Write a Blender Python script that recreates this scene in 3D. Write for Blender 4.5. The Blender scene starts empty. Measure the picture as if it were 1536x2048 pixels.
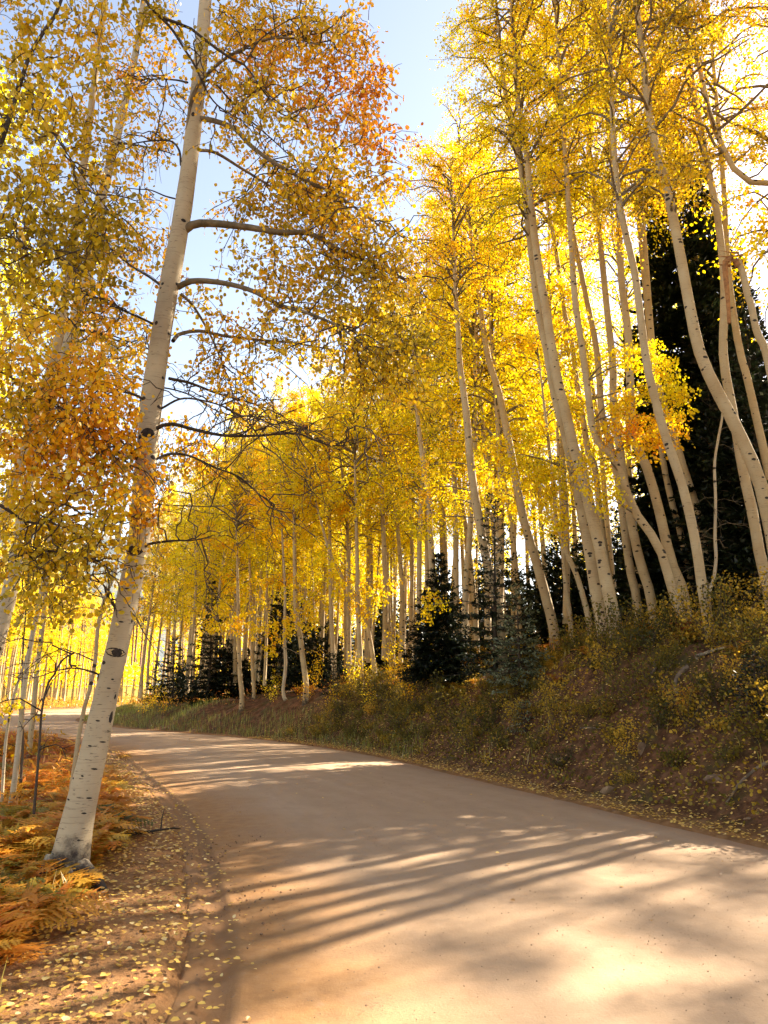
import bpy, math
import numpy as np
from mathutils import Vector

# ============================================================ camera, sky, sun, exposure
sc = bpy.context.scene
COL = sc.collection
CAMZ = 1.6
PITCH = math.radians(13.7)
F = 1479.0                      # focal length in photo pixels (photo 1536 x 2048)
cam_data = bpy.data.cameras.new('camera')
cam = bpy.data.objects.new('camera', cam_data)
COL.objects.link(cam)
cam.location = (0, 0, CAMZ)
cam.rotation_euler = (math.pi / 2 + PITCH, 0, 0)
cam_data.sensor_fit = 'VERTICAL'
cam_data.sensor_height = 36.0
cam_data.lens = 26.0
cam_data.clip_start = 0.05
cam_data.clip_end = 6000
sc.camera = cam

SUN_AZ = math.radians(49)       # clockwise from +Y (ahead) towards +X (right)
SUN_EL = math.radians(34)
world = bpy.data.worlds.new('World')
sc.world = world
world.use_nodes = True
wn = world.node_tree
bg = wn.nodes['Background']
sky = wn.nodes.new('ShaderNodeTexSky')
sky.sky_type = 'NISHITA'
sky.sun_disc = False
sky.sun_elevation = SUN_EL
sky.sun_rotation = SUN_AZ
sky.altitude = 0
sky.air_density = 1.0
sky.dust_density = 0.35
sky.ozone_density = 1.0
warm = wn.nodes.new('ShaderNodeMix'); warm.data_type = 'RGBA'; warm.blend_type = 'MULTIPLY'; warm.inputs[0].default_value = 1
warm.inputs[7].default_value = (1.30, 1.02, .84, 1)
wn.links.new(sky.outputs[0], warm.inputs[6]); wn.links.new(warm.outputs[2], bg.inputs[0])
bg.inputs[1].default_value = 0.078
sl = bpy.data.lights.new('sun', 'SUN')
sl.energy = 5.0
sl.angle = math.radians(0.6)
sl.color = (1.0, 0.86, 0.68)
sun = bpy.data.objects.new('sun', sl)
COL.objects.link(sun)
sdir = Vector((math.sin(SUN_AZ) * math.cos(SUN_EL), math.cos(SUN_AZ) * math.cos(SUN_EL), math.sin(SUN_EL)))
sun.rotation_euler = sdir.to_track_quat('Z', 'Y').to_euler()
sun.location = (20, 20, 40)
sc.view_settings.view_transform = 'Standard'
sc.view_settings.look = 'None'
sc.view_settings.exposure = 2.38
sc.view_settings.gamma = 1.0
sc.view_settings.use_curve_mapping = False
cy = sc.cycles
cy.max_bounces = 10
cy.diffuse_bounces = 9
cy.glossy_bounces = 2
cy.transmission_bounces = 3
cy.transparent_max_bounces = 8
cy.sample_clamp_indirect = 6.0
cy.use_denoising = True
cy.use_adaptive_sampling = True
cy.adaptive_threshold = 0.02

RNG = np.random.default_rng(11)

# ============================================================ helpers
def ray(px, py):
    dx = (px - 768.0) / F
    dy = (1024.0 - py) / F
    return np.array([dx, math.cos(PITCH) - dy * math.sin(PITCH), math.sin(PITCH) + dy * math.cos(PITCH)])

def at(px, py, Y):
    d = ray(px, py)
    return np.array([0, 0, CAMZ]) + d * (Y / d[1])

def attr(me, name, arr):
    a = me.attributes.new(name, 'FLOAT', 'POINT')
    a.data.foreach_set('value', np.ascontiguousarray(arr, dtype=np.float32))

class MB:
    """collects vertices and quads (or triangles) of one mesh"""
    def __init__(self):
        self.V = []; self.Fc = []; self.M = []; self.T = []; self.n = 0
    def add(self, V, Fc, m=0, t=0.5):
        V = np.asarray(V, dtype=np.float64).reshape(-1, 3)
        Fc = np.asarray(Fc, dtype=np.int64)
        self.V.append(V); self.Fc.append(Fc + self.n)
        self.M.append(np.full(len(Fc), m)); self.T.append(np.broadcast_to(t, (len(V),)).astype(np.float64))
        self.n += len(V)
        return self
    def build(self, name, mats, parent=None, smooth=False, uv=None):
        me = bpy.data.meshes.new(name)
        V = np.concatenate(self.V)
        me.vertices.add(len(V)); me.vertices.foreach_set('co', V.astype(np.float32).ravel())
        li = np.concatenate([f.ravel() for f in self.Fc])
        sz = np.concatenate([np.full(len(f), f.shape[1]) for f in self.Fc])
        st = np.concatenate([[0], np.cumsum(sz)[:-1]])
        me.loops.add(len(li)); me.loops.foreach_set('vertex_index', li.astype(np.int32))
        me.polygons.add(len(sz)); me.polygons.foreach_set('loop_start', st.astype(np.int32))
        me.polygons.foreach_set('loop_total', sz.astype(np.int32))
        if not isinstance(mats, (list, tuple)): mats = [mats]
        for m in mats: me.materials.append(m)
        me.polygons.foreach_set('material_index', np.concatenate(self.M).astype(np.int32))
        me.polygons.foreach_set('use_smooth', np.full(len(sz), bool(smooth)))
        attr(me, 'tint', np.concatenate(self.T))
        me.update(calc_edges=True)
        ob = bpy.data.objects.new(name, me)
        COL.objects.link(ob)
        ob.color = (.5, .5, .5, 1)
        if parent is not None: ob.parent = parent
        return ob

def tag(o, label=None, cat=None, group=None, kind=None):
    if label: o['label'] = label
    if cat: o['category'] = cat
    if group: o['group'] = group
    if kind: o['kind'] = kind
    return o

def thing(name, loc, label, cat, group=None, rz=0.0):
    o = bpy.data.objects.new(name, None)
    o.empty_display_size = 0.2
    COL.objects.link(o)
    o.location = [float(c) for c in loc]; o.rotation_euler = (0, 0, rz)
    return tag(o, label, cat, group)

def norm(a):
    return a / np.maximum(np.linalg.norm(a, axis=-1, keepdims=True), 1e-9)

def tubes(P, R, sides=5):
    """P (n,k,3) polylines, R (n,k) radii -> V, quads"""
    n, k, _ = P.shape
    T = np.gradient(P, axis=1); T = norm(T)
    ref = np.where(np.abs(T[:, :1, 2:3]) > 0.8, np.array([1.0, 0, 0]), np.array([0, 0, 1.0]))
    ref = np.broadcast_to(ref, T.shape)
    A = norm(np.cross(T, ref)); B = np.cross(T, A)
    ang = np.linspace(0, 2 * np.pi, sides, endpoint=False)
    V = P[:, :, None, :] + R[:, :, None, None] * (np.cos(ang)[None, None, :, None] * A[:, :, None, :] + np.sin(ang)[None, None, :, None] * B[:, :, None, :])
    idx = np.arange(n * k * sides).reshape(n, k, sides)
    a = idx[:, :-1, :]; b = np.roll(a, -1, 2); d = idx[:, 1:, :]; c = np.roll(d, -1, 2)
    Q = np.stack([a, b, c, d], -1).reshape(-1, 4)
    return V.reshape(-1, 3), Q

def smooth_path(pts, n):
    """Catmull-Rom resample of (m,d) points to n points"""
    p = np.asarray(pts, float)
    e = np.vstack([2 * p[0] - p[1], p, 2 * p[-1] - p[-2]])
    seg = np.linalg.norm(np.diff(p, axis=0), axis=1)
    s = np.concatenate([[0], np.cumsum(seg)])
    q = np.linspace(0, s[-1], n)
    i = np.clip(np.searchsorted(s, q, side='right') - 1, 0, len(p) - 2)
    t = ((q - s[i]) / np.maximum(seg[i], 1e-9))[:, None]
    p0, p1, p2, p3 = e[i], e[i + 1], e[i + 2], e[i + 3]
    return 0.5 * (2 * p1 + (p2 - p0) * t + (2 * p0 - 5 * p1 + 4 * p2 - p3) * t ** 2 + (3 * p1 - p0 - 3 * p2 + p3) * t ** 3)

def leaf_geo(C, S, rng, hexa=False, droop=0.5, flat=False, aspect=0.92, up=None):
    """leaves hanging from points C with sizes S -> V, quads"""
    n = len(C)
    ax = rng.normal(0, 1, (n, 3)); ax[:, 2] -= droop * 1.6
    if flat:
        ax[:, 2] = rng.normal(0, 0.12, n)
    ax = norm(ax)
    nr = rng.normal(0, 1, (n, 3))
    if flat:
        nr = nr * 0.28; nr[:, 2] = 1.0
        if up is not None: nr = nr + up * 1.2
    nr = norm(nr - ax * np.sum(nr * ax, 1, keepdims=True))
    sd = np.cross(ax, nr)
    S = S[:, None]
    w = 0.5 * aspect * S
    if hexa:
        f = 0.10 * S
        V = np.stack([C, C + sd * w * 0.95 + ax * S * .30 + nr * f, C + sd * w * .8 + ax * S * .72 + nr * f,
                      C + ax * S, C - sd * w * .8 + ax * S * .72 + nr * f, C - sd * w * 0.95 + ax * S * .30 + nr * f], 1)
        i = np.arange(n)[:, None] * 6
        Q = np.concatenate([i + np.array([[0, 1, 2, 3]]), i + np.array([[0, 3, 4, 5]])])
    else:
        V = np.stack([C, C + sd * w + ax * S * .45, C + ax * S, C - sd * w + ax * S * .45], 1)
        i = np.arange(n)[:, None] * 4
        Q = i + np.array([[0, 1, 2, 3]])
    return V.reshape(-1, 3), Q

def interp_poly(P, t):
    """P (n,k,3), t (n,m) in 0..1 -> (n,m,3)"""
    n, k, _ = P.shape
    x = np.clip(t, 0, 1) * (k - 1)
    i = np.minimum(x.astype(int), k - 2); f = (x - i)[..., None]
    r = np.arange(n)[:, None]
    return P[r, i] * (1 - f) + P[r, i + 1] * f

def noise3(P, sc_, seed=0):
    """cheap smooth pseudo noise, about -1..1"""
    r = np.random.default_rng(seed)
    out = 0
    for o in range(4):
        K = r.normal(0, 1, (3, 3)); ph = r.uniform(0, 6.28, 3)
        q = (P / sc_ * (1.0 + 0.6 * o)) @ K.T + ph
        out = out + np.sin(q[..., 0] + np.sin(q[..., 1])) * np.cos(q[..., 2]) / 4 * 1.6
    return out

# ============================================================ materials
def newmat(name):
    m = bpy.data.materials.new(name); m.use_nodes = True
    nt = m.node_tree; nt.nodes.clear()
    return m, nt, nt.nodes, nt.links

def N(nt, typ, **kw):
    n = nt.nodes.new(typ)
    for k, v in kw.items():
        if k.startswith('i_'):
            key = k[2:]
            n.inputs[int(key) if key.isdigit() else key].default_value = v
        else: setattr(n, k, v)
    return n

def ramp(nt, fac, stops, interp='LINEAR'):
    r = nt.nodes.new('ShaderNodeValToRGB')
    cr = r.color_ramp; cr.interpolation = interp
    while len(cr.elements) < len(stops): cr.elements.new(0.5)
    for e, (p, c) in zip(cr.elements, stops):
        e.position = p; e.color = (c[0], c[1], c[2], 1) if len(c) == 3 else c
    if fac is not None: nt.links.new(fac, r.inputs[0])
    return r

def mixc(nt, fac, a, b, mode='MIX'):
    m = nt.nodes.new('ShaderNodeMix'); m.data_type = 'RGBA'; m.blend_type = mode
    for sock, v in ((m.inputs[0], fac), (m.inputs[6], a), (m.inputs[7], b)):
        if hasattr(v, 'links'): nt.links.new(v, sock)
        elif isinstance(v, (int, float)): sock.default_value = v
        else: sock.default_value = (v[0], v[1], v[2], 1)
    return m.outputs[2]

def mth(nt, op, a, b=None, c=None, clamp=False):
    m = nt.nodes.new('ShaderNodeMath'); m.operation = op; m.use_clamp = clamp
    for i, v in enumerate((a, b, c)):
        if v is None: continue
        if hasattr(v, 'links'): nt.links.new(v, m.inputs[i])
        else: m.inputs[i].default_value = v
    return m.outputs[0]

def mapped(nt, coord='Object', scale=(1, 1, 1)):
    tc = nt.nodes.new('ShaderNodeTexCoord'); mp = nt.nodes.new('ShaderNodeMapping')
    mp.inputs['Scale'].default_value = scale
    nt.links.new(tc.outputs[coord], mp.inputs[0])
    return mp.outputs[0]

def noise(nt, vec, scale, detail=4, rough=0.55, dist=0.0):
    n = nt.nodes.new('ShaderNodeTexNoise')
    n.inputs['Scale'].default_value = scale; n.inputs['Detail'].default_value = detail
    n.inputs['Roughness'].default_value = rough; n.inputs['Distortion'].default_value = dist
    if vec is not None: nt.links.new(vec, n.inputs['Vector'])
    return n.outputs[0]

def leaf_mat(name, stops, trans=0.5, gloss=0.05):
    m, nt, nd, lk = newmat(name)
    a = N(nt, 'ShaderNodeAttribute', attribute_name='tint')
    oi = N(nt, 'ShaderNodeObjectInfo')
    sep = N(nt, 'ShaderNodeSeparateColor'); lk.new(oi.outputs['Color'], sep.inputs[0])
    off = mth(nt, 'SUBTRACT', sep.outputs[0], 0.5)
    f = mth(nt, 'ADD', a.outputs['Fac'], off, clamp=True)
    col = ramp(nt, f, stops).outputs[0]
    d = N(nt, 'ShaderNodeBsdfDiffuse'); t = N(nt, 'ShaderNodeBsdfTranslucent'); g = N(nt, 'ShaderNodeBsdfGlossy')
    g.inputs['Roughness'].default_value = 0.38; g.inputs['Color'].default_value = (1, 1, 1, 1)
    lk.new(col, d.inputs[0]); lk.new(col, t.inputs[0])
    mx = N(nt, 'ShaderNodeMixShader'); mx.inputs[0].default_value = trans
    lk.new(d.outputs[0], mx.inputs[1]); lk.new(t.outputs[0], mx.inputs[2])
    m2 = N(nt, 'ShaderNodeMixShader'); m2.inputs[0].default_value = gloss
    lk.new(mx.outputs[0], m2.inputs[1]); lk.new(g.outputs[0], m2.inputs[2])
    o = N(nt, 'ShaderNodeOutputMaterial'); lk.new(m2.outputs[0], o.inputs[0])
    return m

ASPEN_STOPS = [(0.0, (.15, .16, .006)), (.22, (.64, .56, .006)), (.42, (.95, .76, .006)), (.62, (.95, .58, .005)), (.80, (.88, .30, .006)), (1.0, (.55, .10, .02))]
M_LEAF = leaf_mat('aspen_leaf', ASPEN_STOPS, 0.58, 0.022)
M_LEAFGOLD = leaf_mat('golden_aspen_leaf', [(0.0, (.12, .11, .006)), (.22, (.37, .27, .008)), (.42, (.74, .50, .007)), (.62, (.90, .46, .006)), (.80, (.74, .26, .008)), (1.0, (.48, .10, .02))], 0.46, 0.03)
M_FERN = leaf_mat('fern_frond', [(0, (.12, .12, .015)), (.3, (.42, .30, .03)), (.55, (.72, .36, .035)), (.8, (.62, .20, .025)), (1, (.34, .09, .02))], 0.42, 0.03)
M_GREEN = leaf_mat('understory_leaf', [(0, (.05, .05, .010)), (.3, (.13, .11, .014)), (.55, (.32, .21, .02)), (.8, (.64, .40, .03)), (1, (.55, .22, .03))], 0.35, 0.015)
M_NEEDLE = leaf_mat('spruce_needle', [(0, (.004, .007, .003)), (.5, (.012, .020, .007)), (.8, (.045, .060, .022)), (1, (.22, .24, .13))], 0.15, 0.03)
M_LITTER = leaf_mat('fallen_leaf', [(0, (.16, .07, .02)), (.3, (.42, .22, .045)), (.6, (.68, .42, .07)), (.85, (.82, .56, .10)), (1, (.85, .66, .28))], 0.15, 0.07)
M_GRASS = leaf_mat('grass_blade', [(0, (.07, .10, .015)), (.4, (.22, .24, .03)), (.7, (.52, .44, .10)), (1, (.70, .58, .28))], 0.4, 0.04)

def princ(nt, col, rough=0.85, bump=None, bs=0.3, bd=0.02, spec=0.3):
    p = N(nt, 'ShaderNodeBsdfPrincipled'); p.inputs['Roughness'].default_value = rough
    p.inputs['Specular IOR Level'].default_value = spec
    if hasattr(col, 'links'): nt.links.new(col, p.inputs['Base Color'])
    else: p.inputs['Base Color'].default_value = (*col, 1)
    if bump is not None:
        b = N(nt, 'ShaderNodeBump'); b.inputs['Strength'].default_value = bs; b.inputs['Distance'].default_value = bd
        nt.links.new(bump, b.inputs['Height']); nt.links.new(b.outputs[0], p.inputs['Normal'])
    o = N(nt, 'ShaderNodeOutputMaterial'); nt.links.new(p.outputs[0], o.inputs[0])

def bark_mat(name, base, tan, dark, band=1.0, knot=4.9, kfac=1.0, th=.66):
    m, nt, nd, lk = newmat(name)
    v1 = mapped(nt, 'Object', (3.0, 3.0, 60.0)); v2 = mapped(nt, 'Object', (1, 1, 1)); v3 = mapped(nt, 'Object', (14, 14, 110))
    n1 = noise(nt, v1, 1.0, 3); n2 = noise(nt, v2, 1.6, 5); n3 = noise(nt, v3, 1.0, 2)
    c = mixc(nt, ramp(nt, n2, [(.35, (0, 0, 0)), (.72, (1, 1, 1))]).outputs[0], base, tan)
    c = mixc(nt, mth(nt, 'MULTIPLY', ramp(nt, n1, [(.60, (0, 0, 0)), (.70, (1, 1, 1))]).outputs[0], 0.45 * band), c, [x * .45 for x in tan])
    c = mixc(nt, mth(nt, 'MULTIPLY', ramp(nt, n3, [(th, (0, 0, 0)), (th + .05, (1, 1, 1))]).outputs[0], 0.75 * band), c, dark)
    at_ = N(nt, 'ShaderNodeAttribute', attribute_name='tint')     # 1 = rough dark butt of the trunk
    n4 = noise(nt, v2, 9.0, 6, 0.7)
    f = mth(nt, 'SUBTRACT', mth(nt, 'ADD', at_.outputs['Fac'], n4), 0.84, clamp=True)
    c = mixc(nt, mth(nt, 'MULTIPLY', f, 3.6, clamp=True), c, [x * 1.6 for x in dark])
    vo = N(nt, 'ShaderNodeTexVoronoi'); vo.inputs['Scale'].default_value = 1.0
    vd = N(nt, 'ShaderNodeVectorMath', operation='ADD')
    nz = N(nt, 'ShaderNodeTexNoise'); nz.inputs['Scale'].default_value = 22; lk.new(v2, nz.inputs['Vector'])
    sc2 = N(nt, 'ShaderNodeVectorMath', operation='SCALE'); sc2.inputs['Scale'].default_value = .18; lk.new(nz.outputs['Color'], sc2.inputs[0])
    lk.new(mapped(nt, 'Object', (knot, knot, knot * 1.7)), vd.inputs[0]); lk.new(sc2.outputs[0], vd.inputs[1])
    lk.new(vd.outputs[0], vo.inputs['Vector'])
    sp_ = N(nt, 'ShaderNodeSeparateColor'); lk.new(vo.outputs['Color'], sp_.inputs[0])
    thr = mth(nt, 'ADD', mth(nt, 'MULTIPLY', sp_.outputs[0], .21), .07)
    kn = mth(nt, 'MULTIPLY', mth(nt, 'SUBTRACT', thr, vo.outputs['Distance']), 30, clamp=True)
    c = mixc(nt, mth(nt, 'MULTIPLY', kn, kfac), c, dark)
    h = mth(nt, 'ADD', n3, mth(nt, 'MULTIPLY', n4, 0.6))
    princ(nt, c, 0.78, h, 0.35, 0.01, 0.25)
    return m

M_BARK = bark_mat('aspen_bark', (.48, .375, .215), (.38, .265, .13), (.045, .032, .022))
M_BARKPALE = bark_mat('pale_aspen_bark', (.50, .42, .29), (.40, .31, .19), (.04, .03, .022))
M_BARKHERO = bark_mat('big_aspen_bark', (.50, .41, .265), (.34, .265, .165), (.04, .03, .022), kfac=0, th=.64)
M_BARKDARK = bark_mat('dark_bark', (.10, .07, .045), (.06, .045, .03), (.02, .015, .01))
M_BARKRED = bark_mat('reddish_bark', (.34, .19, .11), (.28, .14, .08), (.06, .035, .025))
def flatmat(name, a, b, scale=8, rough=.9, bs=.5, bd=.02):
    m, nt, nd, lk = newmat(name)
    v = mapped(nt, 'Object'); n = noise(nt, v, scale, 6, .65)
    princ(nt, mixc(nt, ramp(nt, n, [(.35, (0, 0, 0)), (.68, (1, 1, 1))]).outputs[0], a, b), rough, n, bs, bd)
    return m
M_SCAR = flatmat('bark_scar', (.018, .014, .011), (.06, .045, .035), 30)
M_TWIG = flatmat('twig', (.05, .035, .022), (.12, .085, .055), 20)
M_LIMB = flatmat('limb_bark', (.10, .075, .045), (.26, .20, .12), 9)
M_ROCK = flatmat('rock', (.14, .08, .045), (.34, .23, .13), 9, .9, .8, .03)
M_ROOT = flatmat('root', (.10, .07, .045), (.24, .17, .11), 12)
M_TORN = flatmat('torn_wood', (.42, .20, .07), (.22, .10, .04), 14)

# ============================================================ road edges and terrain height
R_PTS = [(14, -40), (9.6, -10), (7.6, -2), (5.75, 4), (4.1, 8.5), (1.9, 14.5), (-.8, 21.5), (-5.0, 28), (-11.5, 35), (-17, 43), (-20.3, 52), (-22, 62), (-23.3, 76), (-23.0, 95), (-20, 125), (-10, 170)]
L_PTS = [(0.6, -40), (-.6, -10), (-.95, -2), (-1.10, 4), (-1.75, 7), (-2.75, 10.2), (-4.8, 15), (-7.9, 21.5), (-12.7, 28.5), (-20, 36), (-26, 44), (-29, 53), (-30.5, 63), (-31, 77), (-30.5, 96), (-28, 127), (-19, 174)]
RS = smooth_path(R_PTS, 260); LS = smooth_path(L_PTS, 260)

def signed(poly, x, y):
    a = poly[:-1]; b = poly[1:]; ab = b - a; L2 = (ab ** 2).sum(1)
    out = np.empty(x.size); yy = np.empty(x.size)
    xf = x.ravel(); yf = y.ravel()
    for s in range(0, x.size, 20000):
        px = xf[s:s + 20000, None] - a[None, :, 0]; py = yf[s:s + 20000, None] - a[None, :, 1]
        t = np.clip((px * ab[:, 0] + py * ab[:, 1]) / L2, 0, 1)
        dx = px - t * ab[:, 0]; dy = py - t * ab[:, 1]
        d2 = dx * dx + dy * dy; i = d2.argmin(1); r = np.arange(len(i))
        cr = ab[i, 0] * py[r, i] - ab[i, 1] * px[r, i]
        out[s:s + 20000] = np.sqrt(d2[r, i]) * np.where(cr > 0, -1, 1)
        yy[s:s + 20000] = a[i, 1] + t[r, i] * ab[i, 1]
    return out.reshape(x.shape), yy.reshape(x.shape)

def sm(a, b, x):
    t = np.clip((x - a) / (b - a), 0, 1); return t * t * (3 - 2 * t)

def terrain(x, y, full=False):
    x = np.asarray(x, float); y = np.asarray(y, float)
    shp = x.shape; x = np.atleast_1d(x).ravel(); y = np.atleast_1d(y).ravel()
    dR, yn = signed(RS, x, y); dL, yl = signed(LS, x, y); dL = -dL
    P = np.stack([x, y, 0 * x], 1)
    n1 = noise3(P, 2.2, 3); n2 = noise3(P, 0.7, 4); n3 = noise3(P, 9.0, 5)
    H = np.interp(yn, [-20, 4, 8.5, 14, 21, 28, 35, 43, 60, 90], [1.9, 2.25, 2.45, 2.55, 2.15, 1.6, 1.0, .6, .5, .6])
    back = np.interp(yn, [0, 20, 30, 45], [.17, .17, .11, .04])
    zr = sm(.1, 3.3, dR) * H + back * np.clip(dR - 3.0, 0, 9) + back * .35 * np.clip(dR - 12, 0, 25) + .02 * np.clip(dR, 0, 1)
    zr = zr + sm(.5, 2.5, dR) * (.14 * n1 + .10 * n2) + .25 * sm(5, 15, dR) * n3
    drop = np.interp(yl, [-10, 10, 22, 40, 70], [1.1, 1.2, 1.0, .5, .2])
    zl = .03 - sm(1.0, 6.5, dL) * drop - .02 * np.clip(dL - 7, 0, 20) + sm(.0, .5, dL) * (.018 * n2 + .02) + sm(1.0, 3, dL) * (.07 * n1 + .03 * n2)
    inside = (dR <= 0) & (dL <= 0)
    z = np.where(dR > 0, zr, np.where(dL > 0, zl, 0.0))
    z = np.where(inside, -0.045, z)
    far = sm(200, 800, np.hypot(x, y)) * 14
    z = z + far
    if full: return z.reshape(shp), dR, dL
    return z.reshape(shp)

def hz(x, y): return float(terrain(np.array([x]), np.array([y]))[0])

def hit(px, py, y0=3.0, y1=120.0):
    """first terrain point under a pixel of the photograph"""
    d = ray(px, py); t = np.linspace(y0, y1, 1600) / d[1]
    P = np.array([0, 0, CAMZ]) + d * t[:, None]
    h = np.maximum(terrain(P[:, 0], P[:, 1]), -5)
    k = np.nonzero(P[:, 2] < h)[0]
    if len(k) == 0:                 # grazes the crest: nearest approach
        gap = np.where(P[:, 1] < 45, P[:, 2] - h, 99); i = int(np.argmin(gap))
        return np.array([P[i, 0], P[i, 1], h[i]])
    return P[k[0]]

# terrain sheet, finer near the camera
def axis(a, b, fine, lo, hi, g=1.06):
    v = list(np.arange(a, b, fine)); s = fine; p = v[-1]
    while p < hi: s *= g; p += s; v.append(p)
    s = fine; p = v[0]; w = []
    while p > lo: s *= g; p -= s; w.append(p)
    return np.array(w[::-1] + v)
gx = axis(-9, 14, .13, -1500, 1500, 1.07); gy = axis(1, 34, .16, -300, 2600, 1.07)
X, Yg = np.meshgrid(gx, gy)
Z, DR, DL = terrain(X, Yg, True)
DR = DR.ravel(); DL = DL.ravel()
ny, nx = X.shape
V = np.stack([X.ravel(), Yg.ravel(), Z.ravel()], 1)
ii = np.arange(nx * ny).reshape(ny, nx)
Q = np.stack([ii[:-1, :-1], ii[:-1, 1:], ii[1:, 1:], ii[1:, :-1]], -1).reshape(-1, 4)

m, nt, nd, lk = newmat('forest_floor'); M_GROUND = m
v = mapped(nt, 'Object')
aR = N(nt, 'ShaderNodeAttribute', attribute_name='bank').outputs['Fac']
aL = N(nt, 'ShaderNodeAttribute', attribute_name='shoulder').outputs['Fac']
nA = noise(nt, v, 1.1, 7, .65); nB = noise(nt, v, 5.5, 8, .7); nC = noise(nt, v, 28, 5, .7)
floor_c = ramp(nt, nB, [(.3, (.030, .020, .012)), (.5, (.085, .05, .022)), (.62, (.17, .085, .03)), (.75, (.10, .095, .03))]).outputs[0]
bank_c = ramp(nt, nB, [(.28, (.035, .015, .007)), (.48, (.10, .046, .020)), (.62, (.20, .095, .045)), (.78, (.12, .07, .022))]).outputs[0]
sh_c = ramp(nt, nB, [(.28, (.20, .095, .037)), (.5, (.33, .17, .066)), (.7, (.41, .23, .10))]).outputs[0]
cc = mixc(nt, aR, floor_c, bank_c)
cc = mixc(nt, mth(nt, 'MULTIPLY', ramp(nt, nA, [(.5, (0, 0, 0)), (.62, (1, 1, 1))]).outputs[0], mth(nt, 'MULTIPLY', aR, .6)), cc, (.06, .065, .02))
fL = mth(nt, 'ADD', aL, mth(nt, 'MULTIPLY', mth(nt, 'SUBTRACT', nA, .5), .9), clamp=True)
fL = mth(nt, 'MULTIPLY', fL, mth(nt, 'MULTIPLY', aL, 3.0, clamp=True))
cc = mixc(nt, fL, cc, sh_c)
cc = mixc(nt, mth(nt, 'MULTIPLY', ramp(nt, nC, [(.62, (0, 0, 0)), (.72, (1, 1, 1))]).outputs[0], .5), cc, (.05, .03, .018))
hb = mth(nt, 'ADD', mth(nt, 'MULTIPLY', nB, 1.0), mth(nt, 'MULTIPLY', nC, .5))
cc = mixc(nt, N(nt, 'ShaderNodeAttribute', attribute_name='wooded').outputs['Fac'], cc, ramp(nt, noise(nt, v, .08, 8, .7), [(.35, (.10, .06, .015)), (.5, (.30, .19, .03)), (.65, (.45, .28, .03))]).outputs[0])
princ(nt, cc, .95, hb, .7, .05, .15)

g = MB().add(V, Q)
ground = g.build('ground', M_GROUND, smooth=True)
attr(ground.data, 'bank', (sm(0, .4, DR) * (1 - sm(3.6, 5.5, DR))))
attr(ground.data, 'shoulder', sm(-2, 0, DL) * (1 - sm(.9, 2.6, DL)) + sm(-1, 0, DR) * (1 - sm(.1, .5, DR)) * .8)
attr(ground.data, 'wooded', sm(90, 130, np.hypot(V[:, 0], V[:, 1])))
tag(ground, kind='structure')

# road surface
u = np.concatenate([np.linspace(0, .09, 18), np.linspace(.09, 1, 26)[1:]]); nu, nv = len(u), 420
Rr = smooth_path(R_PTS, nv); Ll = smooth_path(L_PTS, nv)
RV = Ll[:, None, :] * (1 - u)[None, :, None] + Rr[:, None, :] * u[None, :, None]
zz = 0.0 + .05 * (1 - (2 * u - 1) ** 2)[None, :] + .008 * noise3(np.concatenate([RV, 0 * RV[..., :1]], -1), 1.2, 8)
zz += (-.022 * np.exp(-((u - .034) / .010) ** 4) + .012 * np.exp(-((u - .017) / .005) ** 2) + .010 * np.exp(-((u - .052) / .006) ** 2) - .008 * np.exp(-((u - .30) / .03) ** 2) - .008 * np.exp(-((u - .62) / .03) ** 2))[None, :]
zz[:, 0] -= .04; zz[:, -1] -= .03
RV3 = np.concatenate([RV, zz[..., None]], -1)
ii = np.arange(nu * nv).reshape(nv, nu)
Q = np.stack([ii[:-1, :-1], ii[:-1, 1:], ii[1:, 1:], ii[1:, :-1]], -1).reshape(-1, 4)
m, nt, nd, lk = newmat('dirt_road'); M_ROAD = m
v = mapped(nt, 'Object')
aw = N(nt, 'ShaderNodeAttribute', attribute_name='across').outputs['Fac']
al = N(nt, 'ShaderNodeAttribute', attribute_name='along').outputs['Fac']
cmb = N(nt, 'ShaderNodeCombineXYZ'); lk.new(mth(nt, 'MULTIPLY', aw, 6.5), cmb.inputs[0]); lk.new(mth(nt, 'MULTIPLY', al, .12), cmb.inputs[1])
nS = noise(nt, cmb.outputs[0], 3.0, 6, .6)      # streaks along the road
nA = noise(nt, v, .9, 5, .6); nB = noise(nt, v, 7, 8, .7); nC = noise(nt, v, 60, 4, .7)
base = ramp(nt, nS, [(.3, (.37, .248, .145)), (.55, (.40, .273, .165)), (.75, (.43, .30, .188))]).outputs[0]
orange = ramp(nt, nB, [(.3, (.27, .135, .048)), (.55, (.36, .19, .070)), (.75, (.41, .235, .10))]).outputs[0]
wob = mth(nt, 'ADD', aw, mth(nt, 'MULTIPLY', mth(nt, 'SUBTRACT', nA, .5), .16))
fo = ramp(nt, wob, [(.10, (1, 1, 1)), (.26, (0, 0, 0))]).outputs[0]
c = mixc(nt, fo, base, orange)
fr = ramp(nt, wob, [(.90, (0, 0, 0)), (.985, (1, 1, 1))]).outputs[0]
c = mixc(nt, mth(nt, 'MULTIPLY', fr, .6), c, (.30, .17, .09))
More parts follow.
